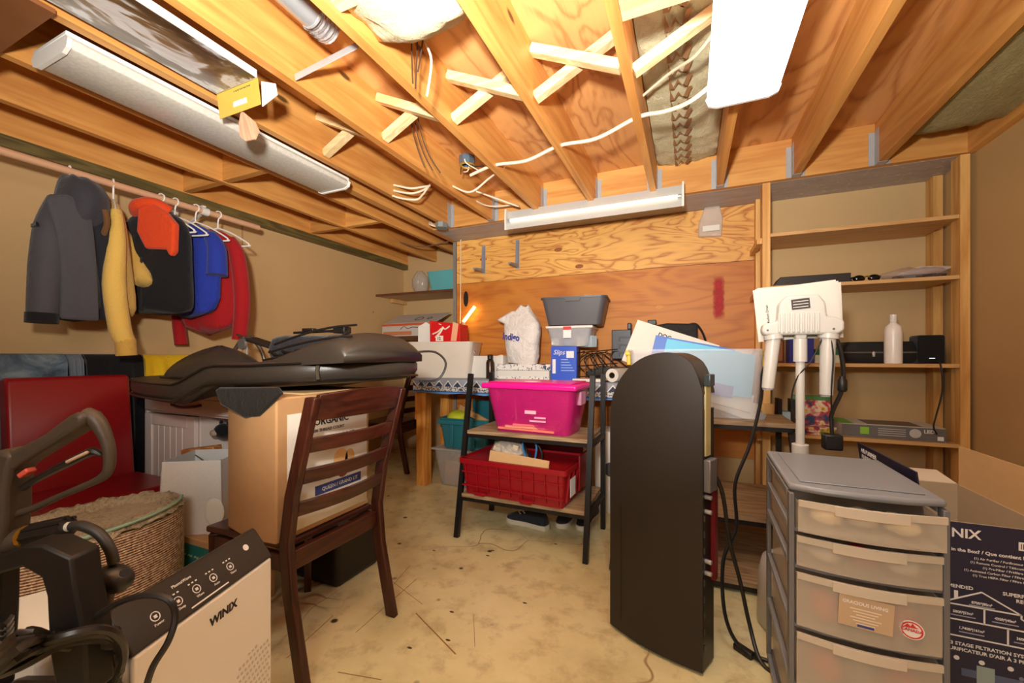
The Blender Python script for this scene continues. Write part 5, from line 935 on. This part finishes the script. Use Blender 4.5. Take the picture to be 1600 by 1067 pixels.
# ------------------------------------------------------------------ white pole device with two tube arms
DEVW = plain((198, 196, 190), .35, var=.02); DEVP = plain((204, 200, 190), .8, var=.03)
t = thing('pole_device', 'white device on a pole with two hanging tube arms and clipped papers', 'stand', (.4, 1.94, 0))
MB().lathe([(.001, 0), (.14, 0), (.148, .01), (.143, .2), (.13, .26), (.1, .28), (.03, .285), (.024, .3)], 36).build('base', DEVW, t, smooth_=True, ang=50)
MB().tube([(0, 0, .29), (0, 0, .72)], .021, 16).build('lower_pole', DEVW, t, smooth_=True); MB().tube([(0, 0, .66), (0, 0, .735)], .029, 16).build('collar', DEVW, t, smooth_=True, bev=.003); MB().tube([(0, 0, .73), (0, 0, 1.07)], .0155, 16).build('upper_pole', DEVW, t, smooth_=True)
MB().tube([(0, 0, 1.06), (0, 0, 1.15)], .0235, 16).build('collar', DEVW, t, smooth_=True); MB().prism([(-.018, 1.15), (.018, 1.15), (.022, 1.2), (-.022, 1.2)], -.016, .016, 'y').build('neck', DEVW, t, bev=.004)
hd = MB().prism([(-.125, 1.165), (.115, 1.165), (.135, 1.18), (.135, 1.215), (.11, 1.23), (.08, 1.235), (.075, 1.29), (.055, 1.32), (-.05, 1.32), (-.075, 1.29), (-.08, 1.22), (-.13, 1.21), (-.135, 1.18)], -.03, .03, 'y').build('head', DEVW, t, bev=.01, seg=3, smooth_=True)
for k in range(9): MB().bb(-.08 + .016 * k, -.036, 1.175, -.072 + .016 * k, -.029, 1.25).build('rib', DEVW, hd, bev=.002)
for x in (-.115, .1): MB().lathe([(.001, 0), (.004, 0), (.004, .003), (.001, .003)], 10, (x, -.03, 1.185), Matrix.Rotation(PI / 2, 4, 'X')).build('screw', plain((90, 90, 90), .4), hd)
MB().box((-.005, -.0315, 1.285), (.06, .002, .04), (0, R(-5), 0)).build('rating_label', plain((56, 48, 42), .6), hd)
for k in range(3): MB().box((-.005, -.033, 1.273 + .011 * k), (.05, .001, .002), (0, R(-5), 0)).build('label_line', PRINTW, hd)
for s, lean in ((-1, .06), (1, .1)):
    a = MB().tube([(s * .09, -.0, 1.16), (s * .09 + (-.006 if s > 0 else -.02), -.0, .93 + .02 * (s < 0))], [.026, .022], 18).build('tube_arm', DEVW, t, smooth_=True, bev=.003)
    MB().tube([(s * .09, 0, 1.15), (s * .092, 0, 1.168)], .034, 18).build('arm_collar', DEVW, a, smooth_=True)
    MB().tube([(s * .09 + (-.006 if s > 0 else -.02), 0, .932 + .02 * (s < 0)), (s * .09 + (-.006 if s > 0 else -.02), 0, .925 + .02 * (s < 0))], .019, 16).build('arm_tip', plain((150, 150, 148), .4), a)
for k in range(3):
    o = leaf('clipped_sheet', ('front', 'middle', 'rear')[k] + ' sheet of the white papers clipped behind the pole device head', (.395 + .006 * k, 1.985 + .006 * k, 1.262), (.285, .002, .22), (R(-4), R(-5 + 2 * k), 0), DEVP)
    if k == 0: text('Medium Drain', .014, INK, o, (-.095, -.0016, -.04), (PI / 2, -PI / 2, 0), bold=.01); MB().bb(-.1, -.0018, -.07, -.09, -.0011, -.06).build('printed_mark', INK, o)
cable('device_cord', 'thick black cord with a ferrite bead hanging from the pole device right arm', [(.5, 1.96, 1.17), (.525, 1.95, 1.13), (.54, 1.95, 1.03), (.535, 1.95, .95), (.51, 1.95, .88), (.5, 1.95, .84)], .008, BLACK)
t = thing('ferrite_bead', 'black ferrite bead on the cord right of the pole device', 'bead', (.537, 1.95, .97)); MB().lathe([(.001, -.025), (.012, -.025), (.016, -.018), (.016, .018), (.012, .025), (.001, .025)], 14).build('bead', BLACK, t, smooth_=True); MB().tube([(0, 0, .024), (0, 0, .034)], .0095, 10).build('collar', BLACK, t)
t = thing('wall_adapter', 'black plug-in power adapter dangling on the cord beside the pole device', 'adapter', (.505, 1.95, .75)); MB().bb(-.03, -.025, -.03, .03, .025, .03).build('adapter_body', BLACK, t, bev=.006); MB().tube([(0, 0, .03), (-.002, 0, .09)], .007, 8).build('plug_lead', BLACK, t, smooth_=True)
cable('thin_cord', 'thin black cord looping from the pole device head around its pole', [(.47, 1.93, 1.15), (.43, 1.92, 1.06), (.39, 1.93, 1.0), (.372, 1.94, .92), (.38, 1.94, .84), (.415, 1.945, .76)], .003, BLACK)
cable('thin_cord', 'thin black cord hanging straight beside the right tube arm', [(.49, 1.92, 1.17), (.5, 1.915, 1.08), (.495, 1.92, .95), (.5, 1.935, .86)], .003, BLACK)
# ------------------------------------------------------------------ drawer cart
CG = plain((132, 138, 146), .35, var=.03); CG2 = plain((110, 112, 116), .4, var=.03)
t = thing('drawer_cart', 'grey plastic drawer cart with frosted drawers in the right foreground', 'drawer cart', (.4, 1.49, 0), R(-1.5)); X0, X1, Y0, Y1, ZT = -.155, .158, -.215, .215, .744
MB().prism([(X0, Y0 + .01), (-.08, Y0 - .012), (0, Y0 - .018), (.08, Y0 - .012), (X1, Y0 + .01), (X1, Y1), (X0, Y1)], ZT - .018, ZT, 'z').build('top', CG, t, bev=.008, seg=3, smooth_=True)
MB().prism([(X0 + .03, Y0 + .035), (X1 - .03, Y0 + .035), (X1 - .03, Y1 - .03), (X0 + .03, Y1 - .03)], ZT + .0002, ZT + .004, 'z').build('top_tray', CG, t, bev=.003)
ZD = [(.633, .719), (.538, .621), (.383, .526), (.228, .371), (.06, .216)]
for sx in (X0, X1 - .012):
    for y0, y1 in ((Y0, Y0 + .03), (Y1 - .03, Y1)): MB().bb(sx, y0, .02, sx + .012, y1, ZT - .022).build('side_post', CG2, t, bev=.002)
    for z in (.02, .218, .373, .528, .623, .708): MB().bb(sx - .001, Y0 + .03, z, sx + .0125, Y1 - .03, z + .018).build('side_rail', CG, t, bev=.002)
for z in (.03, .218, .373, .528, .623): MB().prism([(X0 + .0125, Y0 + .005), (-.08, Y0 - .008), (0, Y0 - .012), (.08, Y0 - .008), (X1 - .0125, Y0 + .005), (X1 - .0125, Y1 - .001), (X0 + .0125, Y1 - .001)], z - .001, z + .008, 'z').build('divider', CG2, t)
FD = NT('frosted_drawer'); FD.out(lin((222, 214, 198)), .3); FD.b.inputs['Alpha'].default_value = .36; FDM = FD.m
CONT = [((244, 226, 180), (226, 214, 190)), ((236, 226, 210), (206, 40, 44)), ((206, 60, 56), (60, 170, 130)), ((206, 70, 76), (150, 140, 134)), ((120, 110, 100), (170, 150, 130))]
for k, (a, b) in enumerate(ZD):
    yo = -.025 if k == 0 else -.006; xa, xb = X0 + .016, X1 - .016; fr2 = [(xa + (xb - xa) * i / 12, Y0 + yo - .02 * sin(PI * i / 12)) for i in range(13)]
    d = MB().prism([(p[0], p[1]) for p in fr2] + [(p[0], p[1] + .004) for p in fr2[::-1]], a, b - .006, 'z').build('drawer', FDM, t)
    MB().bb(xa, Y0 + yo + .005, a, xa + .003, Y1 - .03, b - .014).bb(xb - .003, Y0 + yo + .005, a, xb, Y1 - .03, b - .014).bb(xa + .003, Y0 + yo + .005, a, xb - .003, Y1 - .03, a + .003).build('drawer_box', FDM, d)
    MB().prism([(p[0], p[1] - .006) for p in fr2] + [(p[0], p[1] - .0005) for p in fr2[::-1]], b - .02, b - .004, 'z').build('rim_lip', clear((224, 216, 200), .6, .3), d)
    MB().prism([(p[0], p[1] - .0095) for p in fr2[3:10]] + [(p[0], p[1] - .0065) for p in fr2[3:10][::-1]], b - .028, b - .003, 'z').build('handle', clear((230, 222, 206), .6, .25), d, bev=.001)
    for q in range(3): soft(MB().ball((xa + .07 + .075 * q, Y0 + .04 + .01 * (q % 2), a + .008 + (b - a) * .28), (.036, .045, (b - a) * .27), 14, 9).build('contents', plain(CONT[k][q % 2], .6), d, smooth_=True), .012, .04)
    if k == 2:
        fy = Y0 - .0265; lab = MB().box((-.005, fy - .0022, a + .075), (.105, .0012, .075), (0, R(3), 0)).build('paper_label', plain((196, 172, 142), .7), d)
        text('GRACIOUS LIVING', .0105, PRINTW, d, (-.05, fy - .0032, a + .096), (PI / 2, R(3), 0), bold=.02)
        for q in range(6): MB().box((-.005, fy - .0031, a + .083 - .007 * q), (.06 - .012 * (q % 3), .0004, .0022), (0, R(3), 0)).build('label_line', plain((232, 220, 200), .7), d)
        MB().box((-.005, fy - .0031, a + .044), (.032, .0005, .006), (0, R(3), 0)).build('blue_bar', plain((50, 70, 140), .6), d)
        st = MB().lathe([(.001, 0), (.0215, 0), (.0215, .0012), (.001, .0012)], 26, (.082, fy + .004, a + .058), Matrix.Rotation(-.2, 4, 'Z') @ Matrix.Rotation(PI / 2, 4, 'X')).build('round_sticker', PRINTW, d)
        RS = plain((206, 52, 40), .6); MB().lathe([(.0165, .0013), (.0195, .0013), (.0195, .0018), (.0165, .0018)], 26, (.082, fy + .004, a + .058), Matrix.Rotation(-.2, 4, 'Z') @ Matrix.Rotation(PI / 2, 4, 'X'), ring=True).build('sticker_ring', RS, d); text('CANADA', .0088, RS, d, (.0815, fy + .002, a + .055), (PI / 2, 0, -.2), 'CENTER', bold=.03)
        MB().prism([(.066, a + .064), (.074, a + .072), (.079, a + .067), (.083, a + .074), (.088, a + .067), (.096, a + .064)], fy + .0008, fy + .0024, 'y').build('sticker_hills', RS, d)
for x in (X0 + .02, X1 - .02):
    for y in (Y0 + .03, Y1 - .03): MB().lathe([(.001, 0), (.016, 0), (.018, .02), (.001, .02)], 12, (x, y, 0)).build('foot', CG2, t)
# ------------------------------------------------------------------ appliance carton on the right
t = thing('appliance_carton', 'open navy printed carton with raised flaps behind the drawer cart', 'carton', (.735, 1.73, 0)); a, b, c, d, h = -.135, .135, -.225, .225, .63
NVY = plain((34, 36, 66), .45, var=.05); IN = CARDL; KR = plain((176, 158, 130), .8)
for (x0, y0, x1, y1) in ((a, c, b, c + .005), (a, d - .005, b, d), (a, c + .005, a + .005, d - .005), (b - .005, c + .005, b, d - .005)): MB().bb(x0, y0, .002, x1, y1, h).build('side_panel', KR, t)
MB().bb(a, c - .0012, .002, b, c - .0002, h).build('printed_front', NVY, t); MB().bb(a - .0012, c, .002, a - .0002, d, h).build('printed_side', NVY, t); MB().bb(a + .005, c + .005, .002, b - .005, d - .005, .008).build('bottom_panel', KR, t)
f1 = MB().bar((a, 0, h), (a - .015, 0, h + .125), .44, .004, (1, 0, 0)).build('left_flap', NVY, t)
MB().bar((b, 0, h), (b - .0, 0, h + .135), .44, .004, (1, 0, 0)).build('right_flap', IN, t); MB().bar((0, d, h), (0, d + .13, h + .015), .26, .004).build('rear_flap', plain((216, 204, 182), .8), t)
TL = Vector((a - .0158, 0, h + .125)); 
for k, (s, zz) in enumerate((('AIR PURIFIER', .095), ('PURIFICATEUR', .072), ("D'AIR", .05))): text(s, .024, PRINTW, f1, (a - .0035 - .12 * zz, .19, h + zz), FNX, bold=.02)
for q in range(3): MB().box((a - .0075, .0 - .085 * q, h + .035), (.001, .06, .03), (0, -.12, 0)).build('white_patch', PRINTW, f1)
yf = c - .0016
def T(s, size, x, z, al='LEFT', bold=.02, sx=1): text(s, size, PRINTW, t, (x, yf, z), FY, al, bold, sx=sx)
T('WINIX', .034, -.155 + .03, h - .04); T('What\'s in the Box? / Que contient la boîte?', .0125, -.12, h - .078)
for k, s in enumerate(('(1) Air Purifier / Purificateur d\'air', '(1) Remote Control / Télécommande', '(1) Pre-Filter / Préfiltre', '(1) Activated Carbon Filter / Filtre à charbon', '(1) True HEPA Filter / Filtre HEPA')): T(s, .0082, .02, h - .094 - .0115 * k, 'CENTER', .0)
MB().bb(.05, yf - .0004, h - .055, b - .005, yf + .0004, h - .033).build('barcode', PRINTW, t)
g = MB()
for k in range(18): g.bb(.054 + .0042 * k, yf - .0008, h - .051, .0555 + .0042 * k + .001 * (k % 3), yf - .0004, h - .037)
g.build('barcode_bars', INK, t)['kind'] = 'stuff'
for k in range(3): MB().bb(.075 + .02 * k, yf - .0004, h - .026, .09 + .02 * k, yf + .0004, h - .01).build('pictogram', PRINTW, t)
T('RECOMMENDED', .0125, -.13, h - .178); T('SIZES', .0125, -.13, h - .192); T('SUPERFICIES CLOS', .0125, .02, h - .178); T('RECOMMANDÉES', .0125, .045, h - .192)
lw = .0035
def HL(p, q): MB().bar((p[0], yf, p[1]), (q[0], yf, q[1]), .001, lw, (0, 1, 0) if 0 else (0, 0, 1) if abs(p[0] - q[0]) > 1e-5 else (1, 0, 0)).build('house_line', PRINTW, t)
hz = h - .178
for p, q in (((-.1, hz - .045), (-.02, hz - .002)), ((-.02, hz - .002), (.055, hz - .045)), ((.055, hz - .045), (.055, hz - .055)), ((.055, hz - .055), (.1, hz - .078)), ((.1, hz - .078), (.1, hz - .13)), ((-.1, hz - .045), (-.1, hz - .13)), ((-.1, hz - .13), (.1, hz - .13)), ((-.1, hz - .045), (.055, hz - .045)), ((-.1, hz - .086), (.1, hz - .086)), ((-.015, hz - .045), (-.015, hz - .086)), ((.03, hz - .086), (.03, hz - .13))): HL(p, q)
MB().bb(-.075, yf - .0004, hz - .03, -.067, yf + .0004, hz - .008).build('chimney', PRINTW, t)
for s, x, z in (('870ft²|80m²', -.02, hz - .036), ('580ft²|53m²', -.057, hz - .068), ('435ft²|40m²', .025, hz - .068), ('1,740ft²|161m²', -.04, hz - .11), ('360ft²|33m²', .066, hz - .11)): T(s, .0095, x, z, 'CENTER', .02, .9)
for x, z in ((-.02, hz - .042), (-.057, hz - .076), (.025, hz - .076), (-.04, hz - .119), (.066, hz - .119)): MB().bb(x - .025, yf - .0003, z, x + .025, yf + .0003, z + .0025).build('print_line', plain((170, 172, 190), .6), t)
T('3 STAGE FILTRATION SYSTEM', .0125, .0, hz - .155, 'CENTER'); T('PURIFICATEUR D\'AIR À 3 PHASES', .0125, .0, hz - .17, 'CENTER')
for k, (x, r_) in enumerate(((-.07, .006), (-.02, .006), (.035, .006))): MB().lathe([(.001, 0), (r_, 0), (r_, .0006), (.001, .0006)], 14, (x, yf + .0002, hz - .19), Matrix.Rotation(PI / 2, 4, 'X')).build('printed_disc', PRINTW, t)
MB().bb(-.03, yf - .0004, hz - .25, .005, yf + .0004, hz - .2).build('printed_filter', plain((150, 170, 170), .5), t); MB().bb(-.06, yf - .0003, hz - .235, .06, yf + .0003, hz - .215).build('printed_arrow', plain((80, 96, 130), .5), t)
for k in range(7): MB().lathe([(.001, 0), (.005, 0), (.005, .0006), (.001, .0006)], 10, (.055 + .012 * (k % 3), yf + .0002, hz - .21 - .012 * (k // 2)), Matrix.Rotation(PI / 2, 4, 'X')).build('printed_dot', plain((110, 120, 150), .5), t)
# ------------------------------------------------------------------ pressure washer in the left foreground
RUB = plain((70, 60, 48), .5, .1, var=.12, bump=.15, bs=120); 
def Q(u, v, d):
    a_ = (u - 800) / F; return Vector(((-_S + a_ * _C) * d, (_C + a_ * _S) * d, CH + (HV - v) / F * d))
def fore(name, label, cat, u, v, d, **k):
    p = Q(u, v, d); t = thing(name, label, cat, p, YAW, **k)
    return t, (lambda uu, vv, dd=0: (((uu - 800) * (d + dd) - (u - 800) * d) / F, dd, ((HV - vv) * (d + dd) - (HV - v) * d) / F))
DK = plain((34, 30, 27), .4, .1, var=.05); DKF = plain((26, 23, 21), .5, .2)
t, L_ = fore('pressure_washer', 'black pressure washer with frame handle and coiled cord at the bottom left corner', 'pressure washer', 60, 1000, .6)
t.location.z = 0; zz = Q(60, 1000, .6).z
l3 = lambda u, v, dd=0: Vector(L_(u, v, dd)) + Vector((0, 0, zz))
def strap(name, poly, y0, y1, m, par, **k): return MB().prism([(l3(u, v).x, l3(u, v).z) for u, v in poly], y0, y1, 'y').build(name, m, par, **k)
strap('frame_handle', [(-70, 905), (0, 868), (60, 843), (90, 842), (134, 862), (139, 905), (155, 985), (158, 1075), (112, 1075), (100, 1000), (96, 920), (88, 892), (60, 876), (0, 893), (-70, 935)], -.02, .022, DKF, t, bev=.004, smooth_=True)
MB().prism([(l3(u, v, .045).x, l3(u, v, .045).z) for u, v in [(-30, 880), (17, 876), (15, 960), (8, 1075), (-30, 1075)]], .03, .06, 'y').build('frame_bar', DKF, t, bev=.005)
b_ = l3(60, 1085); MB().bb(b_.x - .17, -.03, .12, b_.x + .03, .12, b_.z - .05).build('motor_housing', DK, t, bev=.03, seg=3, smooth_=True); MB().bb(b_.x - .2, -.03, .03, b_.x + .06, .14, .12).build('base', DKF, t, bev=.02)
MB().bb(b_.x - .09, -.02, b_.z - .052, b_.x + .02, .06, b_.z - .04).build('grey_cover', plain((150, 138, 116), .5), t, bev=.003)
for s in (-1, 1): MB().tube([(b_.x - .04 + s * .155, .1, .09), (b_.x - .04 + s * .195, .1, .09)], .09, 24).build('wheel', DKF, t, bev=.006)
cc = plain((32, 28, 25), .38, var=.03)
for k in range(9):
    r_ = rnd(-.012, .012); pts = [l3(-40, 1062 + 3 * k, -.03), l3(30, 1020 - 5 * k + 16 * (k % 3), -.05 - .006 * k), l3(105, 992 + 6 * (k % 4), -.05 + .01 * k), l3(165 + 3 * k, 984 + 8 * (k % 5), -.02 + .012 * k), l3(192 - 3 * k, 1010 + 6 * (k % 3), .02 + .01 * k), l3(178, 1052 + 4 * k, .05), l3(90, 1075 + 2 * k, .08)]
    MB().tube(pts, .0062, 7, 6).build('cord_loop', cc, t, smooth_=True)
for k in range(6): MB().tube([l3(-12, 985 + 9 * k, -.0), l3(2, 980 + 9 * k, -.02), l3(14, 966 + 9 * k, .03)], .006, 7, 4).build('cord_wrap', cc, t, smooth_=True)
MB().box(l3(58, 1015, -.04), (.05, .02, .018), (0, R(-38), 0)).build('plug', DK, t, bev=.003)
t, L_ = fore('spray_gun', 'dark rubber trigger spray gun of the pressure washer in front of the red chair', 'spray gun', 30, 860, .66); l3 = lambda u, v, dd=0: Vector(L_(u, v, dd))
strap('gun_body', [(-60, 735), (0, 704), (22, 699), (44, 705), (36, 735), (30, 760), (30, 800), (26, 838), (18, 868), (0, 862), (-60, 900)], -.02, .022, RUB, t, bev=.008, seg=3, smooth_=True)
strap('grip', [(20, 700), (36, 701), (85, 676), (122, 648), (134, 641), (148, 646), (146, 662), (132, 672), (112, 684), (76, 706), (50, 722), (34, 735)], -.018, .02, RUB, t, bev=.009, seg=3, smooth_=True)
MB().tube([l3(134, 646), l3(150, 656), l3(164, 680), l3(171, 705), l3(170, 732), l3(158, 747), l3(130, 760), l3(90, 777), l3(55, 793), l3(28, 802)], [.011, .0115, .009, .008, .007, .0055, .005, .0055, .006], 10, 6).build('trigger_guard', RUB, t, smooth_=True)
MB().tube([l3(36, 762), l3(60, 747), l3(105, 724), l3(140, 707), l3(150, 706), l3(159, 711)], [.006, .0055, .0065, .007, .006, .003], 8, 6).build('trigger', DK, t, smooth_=True)
MB().bar(l3(104, 722, -.008), l3(138, 706, -.008), .006, .005).build('trigger_wear', plain((190, 160, 130), .6), t, bev=.002)
MB().box(l3(42, 738, -.01), (.018, .014, .008), (0, R(-35), 0)).build('safety_catch', plain((206, 84, 66), .5), t, bev=.002)
MB().tube([l3(18, 846), l3(42, 838), l3(45, 838)], [.018, .017, .0145], 14).build('inlet', RUB, t, smooth_=True); MB().tube([l3(40, 838), l3(47, 837)], .0175, 16).build('brass_ring', plain((206, 150, 50), .3, .8), t, smooth_=True)
g = MB(); a, b = l3(47, 836), l3(106, 823)
g.tube([a, b], .016, 16); g.build('coupling', DK, t, smooth_=True)
for k in range(8):
    o = Vector((0, sin(k * PI / 4) * .0155, cos(k * PI / 4) * .0155)); MB().tube([a + o, b + o], .0032, 5).build('coupling_rib', DK, t, smooth_=True)
MB().tube([l3(106, 823), l3(112, 822)], .0075, 12).build('hose_collar', plain((206, 200, 186), .4), t, smooth_=True)
MB().tube([l3(112, 822), l3(130, 822), l3(155, 834), l3(172, 858), l3(178, 880)], .0078, 12, 8).build('hose', plain((44, 40, 36), .5), t, smooth_=True)
MB().ball(l3(177, 904), (.029, .024, .021), 18, 12, Matrix.Rotation(R(18), 4, 'Y')).build('hose_stop', plain((36, 33, 30), .35), t, smooth_=True); MB().tube([l3(194, 895, -.016), l3(195, 895, -.024)], .006, 10).build('stop_hole', BLACK, t)
MB().tube([l3(172, 924), l3(168, 950), l3(164, 975), l3(160, 1010)], .0065, 10, 5).build('hose', plain((84, 72, 56), .6), t, smooth_=True)
cable('washer_cord', 'black cord arching in front of the white air purifier', [Q(150, 963, .6), Q(185, 942, .6), Q(225, 930, .6), Q(262, 936, .6), Q(274, 962, .6), Q(264, 1000, .59), Q(240, 1040, .58), Q(228, 1075, .58)], .0045, cc)
p = Q(70, 985, .86); t = thing('white_tray', 'shallow white cardboard tray behind the pressure washer handle', 'tray', (p.x, p.y, 0), R(-22))
zt = Q(70, 960, .86).z; MB().bb(-.13, -.1, 0, .13, .1, zt - .09).build('carton_base', plain((214, 204, 186), .7), t); MB().tub(.26, .2, .09, .006, .005, .004, .0, zt - .089).build('tray_body', plain((226, 218, 202), .6), t)
# ------------------------------------------------------------------ shared group phrases of look-alike things
GR = {'bundle_cable': 'white cable ends along the joists', 'bare_wire': 'bare wires hanging from the ceiling', 'shelf_bracket': 'grey shelf brackets on the plywood', 'alcove_shelf': 'shelf boards in the corner alcove',
      'loose_papers': 'loose papers in the frosted tub', 'blue_folder': 'blue folders in the frosted tub', 'clipped_sheet': 'sheets clipped to the pole device', 'dining_chair': 'dark ladder-back chairs', 'insulation_batt': 'insulation batts between joists',
      'wraparound_ceiling_light': 'long ceiling lights under the joists', 'ladder_shelf': 'black metal and oak shelf units', 'black_hose': 'black cables from the top right bay', 'thin_cord': 'thin cords of the pole device', 'charging_cable': 'cords in the red crate', 'ceiling_cable': 'cables on the ceiling'}
for o in bpy.data.objects:
    k = o.name.split('.')[0]
    if o.parent is None and k in GR and 'label' in o and 'group' not in o: o['group'] = GR[k]
